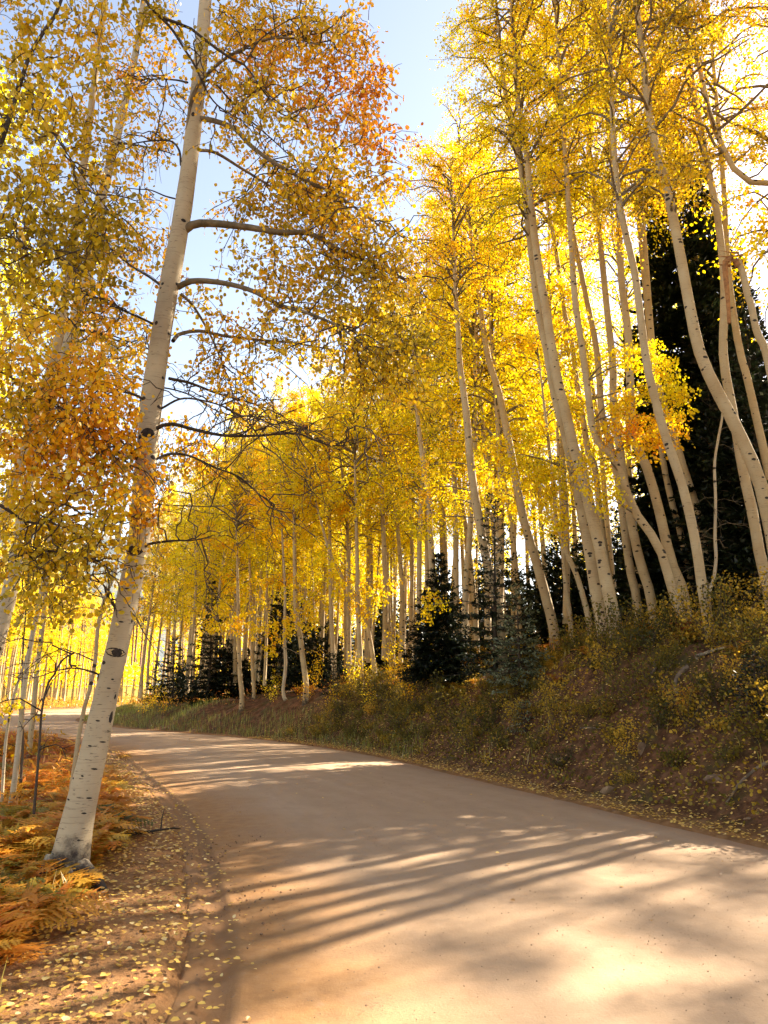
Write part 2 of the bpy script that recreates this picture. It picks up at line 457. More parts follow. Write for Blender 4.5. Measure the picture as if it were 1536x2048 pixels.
# tyre tread band near the left edge, and crumbs of loose soil
band = ramp(nt, aw, [(.004, (0, 0, 0)), (.018, (1, 1, 1)), (.045, (1, 1, 1)), (.056, (0, 0, 0))]).outputs[0]
c = mixc(nt, mth(nt, 'MULTIPLY', mth(nt, 'MULTIPLY', band, nB), 1.0, clamp=True), c, (.21, .105, .043))
band2 = ramp(nt, wob, [(.13, (0, 0, 0)), (.17, (1, 1, 1)), (.21, (0, 0, 0))]).outputs[0]
cr = ramp(nt, nC, [(.56, (0, 0, 0)), (.64, (1, 1, 1))]).outputs[0]
c = mixc(nt, mth(nt, 'MULTIPLY', mth(nt, 'MULTIPLY', band2, cr), ramp(nt, nA, [(.45, (0, 0, 0)), (.6, (.85, .85, .85))]).outputs[0]), c, (.12, .06, .035))
c = mixc(nt, mth(nt, 'MULTIPLY', ramp(nt, nB, [(.60, (0, 0, 0)), (.74, (1, 1, 1))]).outputs[0], .35), c, (.30, .20, .14))
nD = noise(nt, v, 180, 3, .8); nE = noise(nt, v, 2.4, 6, .75)
c = mixc(nt, mth(nt, 'MULTIPLY', ramp(nt, nD, [(.52, (0, 0, 0)), (.66, (1, 1, 1))]).outputs[0], .35), c, (.17, .105, .06))
c = mixc(nt, mth(nt, 'MULTIPLY', ramp(nt, nE, [(.46, (0, 0, 0)), (.66, (1, 1, 1))]).outputs[0], .30), c, (.26, .165, .095))
c = mixc(nt, mth(nt, 'MULTIPLY', ramp(nt, nC, [(.66, (0, 0, 0)), (.74, (1, 1, 1))]).outputs[0], .45), c, (.20, .13, .09))
hb = mth(nt, 'ADD', mth(nt, 'ADD', mth(nt, 'MULTIPLY', nB, .5), mth(nt, 'MULTIPLY', nC, .25)), mth(nt, 'SUBTRACT', mth(nt, 'MULTIPLY', nS, .2), mth(nt, 'MULTIPLY', band, 1.1)))
princ(nt, c, .88, hb, .55, .03, .25)
road = MB().add(RV3.reshape(-1, 3), Q).build('road', M_ROAD, smooth=True)
attr(road.data, 'across', np.tile(u, nv))
sal = np.concatenate([[0], np.cumsum(np.linalg.norm(np.diff(Rr, axis=0), axis=1))])
attr(road.data, 'along', np.repeat(sal, nu))
tag(road, kind='structure')

# distant wooded mountain seen through the gap on the left
az = np.linspace(math.radians(-75), math.radians(40), 150); rr = np.linspace(450, 1500, 26)
A, Rd = np.meshgrid(az, rr)
hx = Rd * np.sin(A); hy = Rd * np.cos(A)
prof = 205 * np.exp(-((A + .40) / .30) ** 2) + 120 * np.exp(-((A + 1.0) / .35) ** 2) + 60 * np.exp(-((A - .3) / .4) ** 2)
hzv = prof * sm(450, 1150, Rd) * (1 + .10 * noise3(np.stack([hx, hy, 0 * hx], -1), 160, 6)) + 5
ii = np.arange(hx.size).reshape(hx.shape)
Q = np.stack([ii[:-1, :-1], ii[:-1, 1:], ii[1:, 1:], ii[1:, :-1]], -1).reshape(-1, 4)
m, nt, nd, lk = newmat('hazy_mountain_slope')
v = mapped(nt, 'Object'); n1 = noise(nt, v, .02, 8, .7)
princ(nt, ramp(nt, n1, [(.3, (.07, .09, .10)), (.5, (.13, .15, .15)), (.7, (.24, .20, .13))]).outputs[0], .95, n1, .6, 8)  # distance haze is painted into the slope as grey-blue
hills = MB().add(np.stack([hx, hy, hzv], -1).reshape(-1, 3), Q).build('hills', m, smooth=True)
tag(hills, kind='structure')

# ============================================================ aspens
def scars(mb, P, R, rng, n, mi=1, size=1.0, tmax=.9):
    """dark lens shaped knots laid on the trunk surface"""
    k = len(P); T = norm(np.gradient(P, axis=0))
    for _ in range(n):
        t = rng.uniform(.01, tmax) * (k - 1); i = int(t); f = t - i
        c = P[i] * (1 - f) + P[i + 1] * f; r = R[i] * (1 - f) + R[i + 1] * f; tg = T[i]
        a = rng.uniform(0, 6.28); w = rng.uniform(.18, .42) * size * (1.6 if rng.random() < .15 else 1); h = rng.uniform(.10, .28) * r * size
        if rng.random() < .3: w *= 2.0; h *= .35
        lens(mb, c, r, tg, a, w, h, mi)

def lens(mb, c, r, tg, a, w, h, mi=1, proud=.004, tilt=0.0):
    ref = np.array([0, 1.0, 0]); A = norm(np.cross(tg, ref)); B = np.cross(tg, A)
    g = np.linspace(-1, 1, 7)
    V = []
    for s in g:
        hh = h * (1 - s * s) ** .75 + h * .05
        ang = a + s * w
        for q in (-1, 0, 1):
            d = A * math.cos(ang) + B * math.sin(ang)
            V.append(c + d * (r + proud * (1.0 if q == 0 else .35)) + tg * (q * hh + tilt * s * h))
    Q = []
    for i in range(6):
        for j in range(2):
            Q.append([i * 3 + j, (i + 1) * 3 + j, (i + 1) * 3 + j + 1, i * 3 + j + 1])
    mb.add(V, Q, mi, 0)

def stem(P, R, sides=12, butt=.9):
    """trunk V, Q, tint (tint 1 at the ground) with slightly uneven girth"""
    k = len(P)
    V, Q = tubes(P[None], R[None], sides)
    cen = np.repeat(P, sides, 0); d = V - cen
    V = cen + d * (1 + .035 * noise3(V, .35, 21))[:, None]
    z = V[:, 2] - P[0, 2]
    t = np.clip(1 - z / butt, 0, 1) * .8
    return V, Q, t

def grow(rng, T, ts, Lb, el, ntw, nlf, sp, az=None, twl=(.22, .42), sag=.28):
    """branches out of trunk polyline T at parameters ts -> branch P, twig P, leaf points"""
    nb = len(ts); k = 7
    st = interp_poly(T[None], ts[None])[0]
    if az is None: az = rng.uniform(0, 2 * np.pi, nb)
    d = np.stack([np.cos(az) * np.cos(el), np.sin(az) * np.cos(el), np.sin(el)], 1)
    s = np.linspace(0, 1, k)[None, :, None]
    L = Lb[:, None, None]
    wig = np.cumsum(rng.normal(0, .035, (nb, k, 3)), 1); wig[:, 0] = 0
    P = st[:, None] + d[:, None] * L * s + wig * L
    P[..., 2] += (L[..., 0] * (.18 * np.sin(np.pi * s[..., 0]) - sag * s[..., 0] ** 2))
    ti = rng.uniform(.22, 1, (nb, ntw)) ** .8
    tst = interp_poly(P, ti).reshape(-1, 3)
    dd = np.repeat(d, ntw, 0)
    td = norm(dd * .7 + rng.normal(0, .55, dd.shape) + np.array([0, 0, -.05]))
    tl = (np.repeat(Lb, ntw) * rng.uniform(*twl, nb * ntw))[:, None, None]
    s4 = np.linspace(0, 1, 4)[None, :, None]
    W = np.cumsum(rng.normal(0, .05, (len(td), 4, 3)), 1); W[:, 0] = 0
    TP = tst[:, None] + td[:, None] * tl * s4 + W * tl
    TP[..., 2] -= tl[..., 0] * .22 * s4[..., 0] ** 2
    q = rng.uniform(.15, 1.05, (len(td), nlf))
    LP = interp_poly(TP, q) + rng.normal(0, sp, (len(td), nlf, 3))
    return P, TP, LP.reshape(-1, 3)

def leaf_tint(LP, rng, base=.42, seed=1, amp=.16, jit=.07, scale=1.6):
    return np.clip(base + amp * noise3(LP, scale, seed) + rng.normal(0, jit, len(LP)), 0, 1)

def crown_parts(rng, T, R, root, ts, Lb, el, ntw, nlf, lsize, sp, base, seed, az=None, amp=.16, hexa=False, limb=M_LIMB, lmat=None, origin=None, br_r=.028, twigs=True, extra=None, twl=(.22, .42), sag=.28):
    P, TP, LP = grow(rng, T, ts, Lb, el, ntw, nlf, sp, az, twl, sag)
    if extra is not None: LP = np.concatenate([LP, extra])
    mb = MB()
    rb = (br_r * (Lb / 1.6) ** .8)[:, None] * np.linspace(1, .25, P.shape[1])[None]
    mb.add(*tubes(P, rb, 5))
    if twigs: mb.add(*tubes(TP, np.full(TP.shape[:2], .0055) * np.linspace(1, .5, 4)[None], 3), m=1)
    bo = mb.build('branches', [limb, M_TWIG], root, True)
    S = lsize * rng.uniform(.75, 1.2, len(LP))
    V, Q = leaf_geo(LP, S, rng, hexa)
    tn = leaf_tint(LP, rng, base, seed, amp)
    lo = MB().add(V, Q, 0, np.repeat(tn, 6 if hexa else 4)).build('crown', lmat or M_LEAF, root)
    return bo, lo

# ---- shared far and middle-distance trees
def proto_aspen(seed, H, cb, rad, base_tint, nb=50, ntw=7, nlf=16, lsize=.09, r0=.12, bark=None, sides=8):
    rng = np.random.default_rng(seed)
    root = thing('aspen_tree', (0, 0, 0), None, None)
    k = 16; z = np.linspace(-.3, H, k)
    bend = rng.normal(0, .25, 2); ph = rng.uniform(0, 6.28)
    T = np.stack([bend[0] * (z / H) ** 2 * 2 + .10 * np.sin(z * .5 + ph), bend[1] * (z / H) ** 2 * 2 + .1 * np.cos(z * .45 + ph), z], 1)
    R = r0 * np.clip(1.02 - (z / H) ** 1.25, .06, 2); R[0] *= 1.25; R[1] *= 1.08
    mb = MB(); V, Q, t = stem(T, R, sides, .8); mb.add(V, Q, 0, t)
    mb.build('trunk', [bark or M_BARK, M_SCAR], root, True)
    ts = np.sort(rng.uniform(cb, .985, nb) ** .95)
    h = (ts - cb) / (1 - cb)
    Lb = rad * (.55 + .75 * np.sin(np.pi * np.clip(h * .85 + .12, 0, 1))) * rng.uniform(.6, 1.25, nb) * np.where(h > .85, .6, 1)
    el = np.radians(rng.uniform(-8, 38, nb) + 18 * h)
    crown_parts(rng, T, R, root, ts, Lb, el, ntw, nlf, lsize, .13, base_tint, seed, amp=.13)
    return root

def children(o): return [c for c in bpy.data.objects if c.parent == o]

def dup(root, kids, loc, rz, s, color=None, tilt=(0, 0)):
    r = root.copy(); COL.objects.link(r)
    r.location = [float(c) for c in loc]; r.rotation_euler = (tilt[0], tilt[1], rz); r.scale = (s[0], s[0], s[1])
    for ch in kids:
        c = ch.copy(); COL.objects.link(c); c.parent = r
        if color is not None: c.color = (color, .5, .5, 1)
    return r

PROTOS = []
for q, (H, cb, rad, bt) in enumerate([(18, .33, 1.7, .38), (17, .38, 1.5, .42), (19, .32, 1.8, .40), (16.5, .34, 1.5, .34), (18.5, .40, 1.7, .38), (15, .28, 1.4, .44)]):
    r = proto_aspen(100 + q, H, cb, rad, bt)
    PROTOS.append((r, children(r), H))
used = set()
SKX = [230, 330, 420, 540, 640, 700, 760, 800, 880, 930, 980]; SKY_ = [960, 985, 870, 785, 750, 670, 560, 430, 260, 100, -300]
def top_limit(x, y, margin=15):
    px = 768 + F * x / (y * math.cos(PITCH) + 8 * math.sin(PITCH))      # rough column of the crown
    if px < 235 or px > 980: return 99
    py = float(np.interp(px, SKX, SKY_)) + margin
    d = ray(px, py); return CAMZ + d[2] / d[1] * y
def place_aspen(k, x, y, s, label, group, color, rz, tilt=(0, 0), zs=1.0, bark=None):
    root, kids, H = PROTOS[k]
    lim = top_limit(x, y) - hz(x, y) + float(np.random.default_rng(int(abs(x * 977 + y * 131))).normal(0, .35))
    if lim < H * s:
        if lim < 6.0: return None
        zs = zs * lim / (H * s); s = s * max(.62, min(1, zs ** .5)); zs = lim / (H * s)
        tilt = (tilt[0] * .5, tilt[1] * .5)
    loc = (x, y, hz(x, y))
    if k not in used and bark is None:
        used.add(k)
        root.location = loc; root.rotation_euler = (tilt[0], tilt[1], rz); root.scale = (s, s, s * zs)
        for c in kids: c.color = (color, .5, .5, 1)
        r = root
    else:
        r = dup(root, kids, loc, rz, (s, s * zs), color, tilt)
    return tag(r, label, 'tree', group)

def scatter(n, fx, keep, mind, rng, tries=40):
    pts = []
    for _ in range(n * tries):
        if len(pts) >= n: break
        x, y = fx(rng)
        if not keep(x, y): continue
        md = mind(x, y) if callable(mind) else mind
        if any((x - a) ** 2 + (y - b) ** 2 < md * md for a, b in pts): continue
        pts.append((x, y))
    return pts
def sd(x, y):
    _, a, b = terrain(np.array([x]), np.array([y]), True)
    return float(a[0]), float(b[0])

# the stand beyond the roadside on the right of the road
rng = np.random.default_rng(5)
def keepR(x, y):
    dr, dl = sd(x, y)
    if dr < 3.6 or dr > (10.5 if y < 48 else 22): return False
    if x / y > .62: return False
    if x / y > .16 and y < 24: return False
    return True
ptsA = scatter(125, lambda r: ((lambda yy: (r.uniform(-.34, .60) * yy, yy))(21 + 42 * r.random() ** 1.2)), keepR, 1.05, rng)
gA = 'slender aspens of the dense stand beyond the roadside'
for i, (x, y) in enumerate(ptsA):
    a = x / y
    lab = ('slender white aspen in the yellow stand behind the right bank' if a > .02 else 'slender white aspen in the golden stand past the small dark spruces' if a > -.16 else 'slender aspen of the far golden stand inside the bend')
    place_aspen(int(rng.integers(0, 6)), x, y, rng.uniform(.86, 1.08), lab,
                gA + (' on the right' if a > .02 else ' in the middle' if a > -.16 else ' by the bend'), .5 + rng.normal(.0 if a > -.1 else .03, .06), rng.uniform(0, 6.28), (rng.normal(0, .025), rng.normal(-.01, .03)))
ptsT = scatter(22, lambda r: ((lambda yy: (r.uniform(-.20, .22) * yy, yy))(32 + 14 * r.random())), lambda x, y: 3.2 < sd(x, y)[0] < 10, .8, rng)
for (x, y) in ptsT:
    place_aspen(int(rng.integers(0, 6)), x, y, rng.uniform(.5, .66), 'very thin pale aspen pole crowded among the thicker trunks of the stand', 'thin poles crowded in the middle of the stand', .5 + rng.normal(0, .05), rng.uniform(0, 6.28), (rng.normal(0, .03), rng.normal(0, .03)), zs=1.55)
ptsG = scatter(20, lambda r: ((lambda yy: (r.uniform(.10, .52) * yy, yy))(34 + 26 * r.random())), lambda x, y: sd(x, y)[0] > 10.5, 2.0, rng)
for (x, y) in ptsG:
    place_aspen(int(rng.integers(0, 6)), x, y, rng.uniform(.9, 1.1), 'hazy gold aspen deep in the wood behind the right bank', 'aspens deep in the wood behind the bank', .5 + rng.normal(0, .05), rng.uniform(0, 6.28))
# off to the right beyond the frame: they shade the road; gaps let the sun through
def keepS(x, y):
    dr, dl = sd(x, y)
    return dr > 4.0 and x / max(y, .1) > .60
ptsS = scatter(20, lambda r: (r.uniform(6, 24), r.uniform(2, 24)), keepS, 2.2, rng)
for (x, y) in ptsS + [(14.0, 13.2), (17.5, 12.0), (12.5, 9.6)]:  # the three fixed trees, out of view, are added to dapple the near road
    place_aspen(int(rng.integers(0, 6)), x, y, rng.uniform(.85, 1.05), 'aspen on the slope to the right of the bank', 'aspens on the right hand slope', .5 + rng.normal(0, .06), rng.uniform(0, 6.28))
# beyond the second bend and on the left
def keepF(x, y):
    dr, dl = sd(x, y)
    return (dr > 3 or dl > 2.5)
ptsF = scatter(48, lambda r: ((lambda yy: (r.uniform(-.58, -.22) * yy, yy))(58 + 50 * r.random())), keepF, 2.0, rng)
for (x, y) in ptsF:
    place_aspen(int(rng.integers(0, 6)), x, y, rng.uniform(.85, 1.05), 'far aspen beyond the second bend of the road', 'far aspens beyond the second bend', .5 + rng.normal(.04, .06), rng.uniform(0, 6.28))
def keepL(x, y):
    dr, dl = sd(x, y)
    return dl > 3.0 and dr < 0 and not (x / y > -.62 and y < 22)
ptsL = scatter(24, lambda r: ((lambda yy: (r.uniform(-.80, -.36) * yy, yy))(15 + 33 * r.random())), keepL, 2.0, rng)
for (x, y) in ptsL:
    place_aspen(int(rng.integers(0, 6)), x, y, rng.uniform(.75, 1.0), 'pale aspen in the wood left of the road', 'aspens in the wood left of the road', .5 + rng.normal(.02, .06), rng.uniform(0, 6.28))

# the wood beyond, too many and too far to count
rg = np.random.default_rng(91); C_ = []; TR = []; RR = []
for _ in range(420):
    Yd = rg.uniform(112, 260); xd = rg.uniform(-.85, .75) * Yd
    a_, b_ = sd(xd, Yd)
    if a_ < 3 and b_ < 3: continue
    Hd = min(rg.uniform(14, 19), top_limit(xd, Yd, 0)); z0 = hz(xd, Yd)
    TR.append([[xd, Yd, z0], [xd + rg.normal(0, .2), Yd, z0 + Hd * .5], [xd + rg.normal(0, .4), Yd, z0 + Hd * .95]]); RR.append([.16, .11, .04])
    n_ = 380; h_ = rg.uniform(.22, 1, n_); a_ = rg.uniform(0, 6.28, n_); r_ = 2.1 * np.sin(np.pi * np.clip(h_ * .85 + .1, 0, 1)) * rg.random(n_) ** .5
    C_.append(np.stack([xd + r_ * np.cos(a_), Yd + r_ * np.sin(a_), z0 + h_ * Hd], 1))
C_ = np.concatenate(C_); V, Q = leaf_geo(C_, rg.uniform(.3, .55, len(C_)), rg, False, .2)
mb = MB(); mb.add(V, Q, 0, np.repeat(leaf_tint(C_, rg, .5, 5, .14, .06, 9), 4)); mb.add(*tubes(np.array(TR), np.array(RR), 4), m=1)
tag(mb.build('distant_woods', [M_LEAF, M_BARK]), kind='stuff')

# slim bare reddish trunks beyond the bend
def reddish(x, y, H, label, group):
    rng = np.random.default_rng(int(abs(x * 100)))
    root = thing('conifer_tree', (x, y, hz(x, y)), label, 'tree', group)
    z = np.linspace(-.2, H, 8); T = np.stack([.004 * z ** 1.5 * rng.normal(), 0 * z, z], 1)
    R = .16 * np.clip(1 - z / H * .8, .1, 1)
    mb = MB(); mb.add(*tubes(T[None], R[None], 6)); mb.build('trunk', M_BARKRED, root, True)
    nb = 26; ts = rng.uniform(.55, .99, nb)
    P, TP, LP = grow(rng, T, ts, 1.5 * (1.15 - ts), np.radians(rng.uniform(-15, 20, nb)), 6, 14, .10)
    mb = MB(); mb.add(*tubes(P, np.full(P.shape[:2], .02), 3)); mb.build('branches', M_BARKDARK, root)
    V, Q = leaf_geo(LP, rng.uniform(.1, .2, len(LP)), rng, aspect=.3)
    MB().add(V, Q, 0, np.repeat(rng.uniform(.3, .8, len(LP)), 4)).build('crown', M_NEEDLE, root)
for px, Y in [(243, 84), (257, 88), (262, 80), (274, 92), (281, 86), (222, 96), (150, 90), (130, 84), (105, 94)]:
    p = at(px, 1420, Y)
    reddish(p[0], p[1], 17, 'thin bare reddish trunk standing beyond the far bend', 'reddish trunks beyond the far bend')

# ============================================================ traced aspens on the bank (photo pixels, base first)
def spray(blobs, origin, seed, lsize=.052, nl=12, sp=.035):
    """leafy shoots filling balls (px, py, radius px, depth, number of shoots, tint)"""
    r = np.random.default_rng(seed); tw = []; lf = []; tn = []
    for (px, py, rad, Y, nsh, tint) in blobs:
        nsh = max(3, int(nsh * .74))
        c = at(px, py, Y) - origin; rw = rad / F * Y
        u_ = norm(r.normal(0, 1, (nsh, 3))) * (r.uniform(0, 1, (nsh, 1)) ** .42) * rw
        st = c + u_ * np.array([1, .8, 1.0])
        d = norm(u_ * .6 / max(rw, .01) + r.normal(0, .6, (nsh, 3)) + [0.1, 0, -.25])
        L = r.uniform(.14, .34, nsh)[:, None, None]
        s4 = np.linspace(0, 1, 5)[None, :, None]
        Wg = np.cumsum(r.normal(0, .05, (nsh, 5, 3)), 1); Wg[:, 0] = 0
        TT = st[:, None] + d[:, None] * L * s4 + Wg * L; TT[..., 2] -= L[..., 0] * .25 * s4[..., 0] ** 2
        tw.append(TT)
        q = r.uniform(.0, 1.08, (nsh, nl))
        P = (interp_poly(TT, q) + r.normal(0, sp, (nsh, nl, 3))).reshape(-1, 3)
        lf.append(P)
        tint = .36 + (tint - .36) * (.62 if tint > .36 else .45) + .05
        tn.append(np.clip(tint + .14 * noise3(P, .8, seed) + r.normal(0, .07, len(P)), 0, 1))
    return np.concatenate(tw), np.concatenate(lf), np.concatenate(tn)

def traced(name, label, pts, wpx, crown=None, Y=None, top=None, seed=0, bark=M_BARK, nsc=40, lean=0.0, H=19.0, group=None, scsize=1.0, sides=12, keep_top=False, cat='tree'):
    rng = np.random.default_rng(seed)
    if Y is None:
        p = hit(*pts[0]); Y = float(p[1])
    W = np.array([at(x, y, Y) for x, y in pts])
    W[:, 1] += lean * (W[:, 2] - W[0, 2])
    W[:, 0] *= (W[:, 1] / Y); W[:, 2] = CAMZ + (W[:, 2] - CAMZ) * (W[:, 1] / Y)
    z0 = W[0, 2]
    foot = W[0] - (W[1] - W[0]) / np.linalg.norm(W[1] - W[0]) * .35
    gz = hz(W[0, 0], W[0, 1])
    if foot[2] > gz - .15: foot = W[0] + np.array([0, 0, gz - .2 - W[0, 2]])
    W = np.vstack([foot, W])
    if not keep_top and W[-1, 2] - z0 < H:
        d = norm(W[-1] - W[-3]); d = norm(d + np.array([0, 0, .7])); n = 4
        for j in range(n): W = np.vstack([W, W[-1] + d * (z0 + H - W[-1, 2]) / (n - j) / max(d[2], .3)])
    if Y > 24 and not keep_top:
        lim = top_limit(W[-1, 0], Y, 25)
        W = W[W[:, 2] < max(lim - .8, z0 + 4)]
    origin = np.array([W[1, 0], W[1, 1], z0])
    root = thing(name, origin, label, cat, group)
    L = W - origin
    T = smooth_path(L, 44)
    r0 = .80 * wpx / F * Y / 2
    s = np.concatenate([[0], np.cumsum(np.linalg.norm(np.diff(T, axis=0), axis=1))]); s /= s[-1]
    if keep_top: R = r0 * (1 - .35 * s)
    else: R = r0 * np.clip(1.0 - .62 * s - .34 * s ** 3, .05, 1)
    R = R * (1 + .25 * np.exp(-s * 60))
    mb = MB(); V, Q, t = stem(T, R, sides, .8); mb.add(V, Q, 0, t)
    mb.build('trunk', [bark, M_SCAR], root, True)
    if crown:
        c0, nb, L0, ntw, nlf, ls, bt = crown
        zT = T[:, 2]; zs = rng.uniform(c0, zT[-1] * .985, nb)
        ts = np.interp(zs, zT, np.linspace(0, 1, len(T)))
        h = (zs - c0) / (zT[-1] - c0)
        Lb = L0 * (.5 + .7 * np.sin(np.pi * np.clip(h * .8 + .15, 0, 1))) * rng.uniform(.6, 1.3, nb)
        el = np.radians(rng.uniform(-10, 35, nb) + 15 * h)
        crown_parts(rng, T, R, root, ts, Lb, el, ntw, nlf, ls, .085, bt + (.04 if bt <= .36 else 0), seed + 7, amp=.20, lmat=M_LEAFGOLD if bt <= .36 else None)
    return root, T, R, origin

CR = lambda c0=7.5, nb=70, L0=1.7, ntw=6, nlf=34, ls=.060, bt=.36: (c0, int(nb * .86), L0, ntw, nlf, ls, bt)
traced('aspen_tree', 'stout pale aspen rooted lowest on the right bank, a small frame on its trunk', [(1423, 1280), (1405, 1180), (1393, 1095), (1375, 1010), (1360, 955), (1340, 900), (1323, 845), (1308, 790), (1293, 725), (1280, 625), (1270, 550), (1255, 480), (1240, 415), (1228, 300), (1222, 160), (1218, 20)], 26, CR(8.2, bt=.34), seed=31)
traced('aspen_tree', 'aspen right of the twin trunks, its foot among ferns behind the bank edge', [(1368, 1190), (1343, 1125), (1325, 1050), (1310, 990), (1290, 925), (1273, 890), (1263, 825), (1260, 760), (1258, 690), (1250, 615), (1243, 565), (1240, 500), (1235, 425), (1230, 360), (1220, 300), (1212, 160)], 27, CR(10, bt=.38), Y=16.5, seed=32)
traced('aspen_tree', 'thick curving aspen at the right edge in front of the dark spruce', [(1575, 1300), (1553, 1120), (1535, 1025), (1518, 960), (1493, 900), (1468, 845), (1443, 800), (1418, 750), (1395, 690), (1375, 590), (1355, 480), (1330, 360), (1308, 280), (1295, 200), (1283, 90), (1268, -20)], 37, CR(8.0, 60, bt=.30), Y=12.5, seed=33, nsc=60)
traced('aspen_tree', 'tall aspen rising behind the snapped trunk, bare up to the top of the photo', [(1550, 1260), (1536, 1180), (1518, 1100), (1505, 1025), (1488, 950), (1475, 875), (1463, 810), (1452, 755), (1446, 695), (1449, 600), (1446, 530), (1436, 440), (1425, 380), (1413, 320), (1400, 245), (1385, 165), (1375, 60)], 28, CR(9.5, 55, bt=.34), Y=13.6, seed=34, nsc=50)
traced('aspen_tree', 'aspen with an arching upper trunk that bows in from the right edge', [(1690, 1300), (1670, 900), (1640, 600), (1600, 430), (1560, 375), (1536, 366), (1503, 365), (1473, 345), (1448, 300), (1423, 240), (1410, 185), (1398, 130), (1385, 70), (1375, -20)], 26, CR(9.0, 45, bt=.36), Y=13.0, seed=35)
traced('aspen_tree', 'aspen whose trunk shows between the thick curving one and the right edge', [(1580, 1240), (1560, 1080), (1545, 980), (1525, 890), (1508, 815), (1493, 750), (1478, 695), (1466, 620), (1458, 560), (1452, 480), (1448, 380)], 24, CR(11, 40), Y=15.5, seed=36)
traced('aspen_tree', 'left of the two tall twin aspens on the bank crest', [(1208, 1265), (1195, 1200), (1183, 1125), (1168, 1040), (1153, 970), (1143, 920), (1133, 875), (1120, 825), (1105, 760), (1095, 700), (1088, 670), (1073, 590), (1063, 500), (1053, 415), (1040, 325), (1023, 250), (1008, 170), (998, 60)], 33, CR(9.5, 75, 1.6, bt=.44), seed=37, nsc=60)
traced('aspen_tree', 'right of the two tall twin aspens on the bank crest, dark at its foot', [(1230, 1248), (1213, 1165), (1195, 1075), (1178, 1010), (1163, 945), (1148, 900), (1135, 840), (1118, 775), (1105, 705), (1093, 625), (1078, 540), (1065, 440), (1055, 325), (1045, 250), (1035, 195), (1028, 80)], 33, CR(9.5, 75, 1.6, bt=.40), seed=38, nsc=60)
traced('aspen_tree', 'straight aspen third to the right of the twin trunks with ferns round its foot', [(1303, 1200), (1288, 1150), (1273, 1095), (1258, 1020), (1248, 960), (1240, 900), (1230, 840), (1226, 790), (1226, 740), (1222, 690), (1215, 630), (1208, 560), (1200, 480), (1190, 400), (1183, 325), (1175, 260), (1168, 120)], 25, CR(10, 60, bt=.40), Y=18.0, seed=39)
traced('aspen_tree', 'sinuous aspen with an elbow bend halfway up and an orange low bough', [(1363, 1232), (1343, 1180), (1330, 1125), (1310, 1080), (1288, 1050), (1268, 1020), (1252, 980), (1238, 940), (1220, 905), (1198, 885), (1186, 865), (1178, 800), (1165, 700), (1150, 600), (1142, 480), (1135, 380)], 23, CR(9.5, 45, bt=.46), Y=15.0, seed=40)
traced('aspen_tree', 'slim straight aspen just right of the twin trunks, behind them', [(1273, 1195), (1260, 1140), (1248, 1050), (1236, 960), (1215, 870), (1203, 825), (1198, 750), (1190, 680), (1165, 560), (1140, 430), (1125, 300), (1115, 180)], 22, CR(10, 55, bt=.44), Y=18.8, seed=41)
traced('aspen_tree', 'slender aspen whose foot is hidden behind the right twin trunk', [(1222, 1200), (1213, 1125), (1205, 1070), (1198, 1010), (1190, 930), (1180, 925), (1168, 850), (1158, 790), (1150, 740), (1145, 690), (1130, 630), (1118, 540), (1108, 480), (1095, 410), (1085, 350), (1078, 250)], 19, CR(10, 55, bt=.44), Y=20, seed=42)
traced('aspen_tree', 'leaning aspen on the crest left of the twin trunks, pale right edge', [(1108, 1262), (1093, 1200), (1080, 1150), (1065, 1100), (1050, 1050), (1040, 1005), (1030, 950), (1020, 895), (1010, 845), (998, 785), (980, 730), (970, 680), (958, 590), (950, 525), (940, 450), (932, 400), (923, 350), (915, 250)], 26, CR(10, 65, 1.5, bt=.50), H=17, seed=43, nsc=50)
traced('aspen_tree', 'aspen rising out of the open fir left of the bank crest', [(1002, 1280), (993, 1200), (980, 1150), (968, 1095), (958, 1040), (948, 980), (940, 915), (935, 850), (928, 790), (920, 730), (916, 660), (912, 600), (908, 500), (905, 420), (900, 300)], 27, CR(9, 65, 1.5, bt=.52), Y=19, H=14.5, seed=44, nsc=50)
traced('aspen_tree', 'thin wavy aspen behind the dense dark fir by the road', [(885, 1262), (875, 1195), (865, 1140), (860, 1050), (858, 995), (848, 940), (840, 875), (832, 800), (826, 700)], 20, CR(6.5, 50, 1.5, bt=.46), Y=21.5, seed=45, H=11.5)
traced('aspen_sapling', 'curved young aspen with a sharply bowed foot on the bank crest', [(1178, 1247), (1168, 1200), (1153, 1150), (1135, 1110), (1123, 1075), (1112, 1040), (1108, 980)], 16, (4.5, 24, .9, 6, 22, .07, .45), Y=18.2, seed=46, H=8, cat='tree')
traced('aspen_sapling', 'thin straight young aspen between the leaning aspen and the twin trunks', [(1140, 1232), (1133, 1185), (1128, 1130), (1125, 1080), (1122, 1000), (1118, 930)], 13, (5, 24, .9, 6, 22, .07, .45), Y=19.5, seed=47, H=10, cat='tree')
traced('aspen_tree', 'aspen in the shade left of the tag bearing trunk', [(1393, 1190), (1378, 1150), (1365, 1080), (1348, 1020), (1333, 960), (1323, 900), (1312, 820), (1303, 720), (1292, 600), (1280, 480)], 18, CR(11, 35), Y=18.5, seed=48)
traced('aspen_tree', 'dim aspen at the edge of the dark spruce shade', [(1425, 1180), (1418, 1120), (1400, 1040), (1368, 940), (1353, 890), (1328, 815), (1310, 740), (1300, 640), (1290, 500)], 23, CR(11, 35), Y=17.5, seed=49)
traced('aspen_tree', 'aspen seen high up between the thick curving trunk and the spruce', [(1440, 1150), (1425, 900), (1405, 650), (1388, 480), (1383, 370), (1368, 300), (1343, 240), (1330, 160), (1322, 60)], 20, CR(10, 60), Y=20, seed=50)
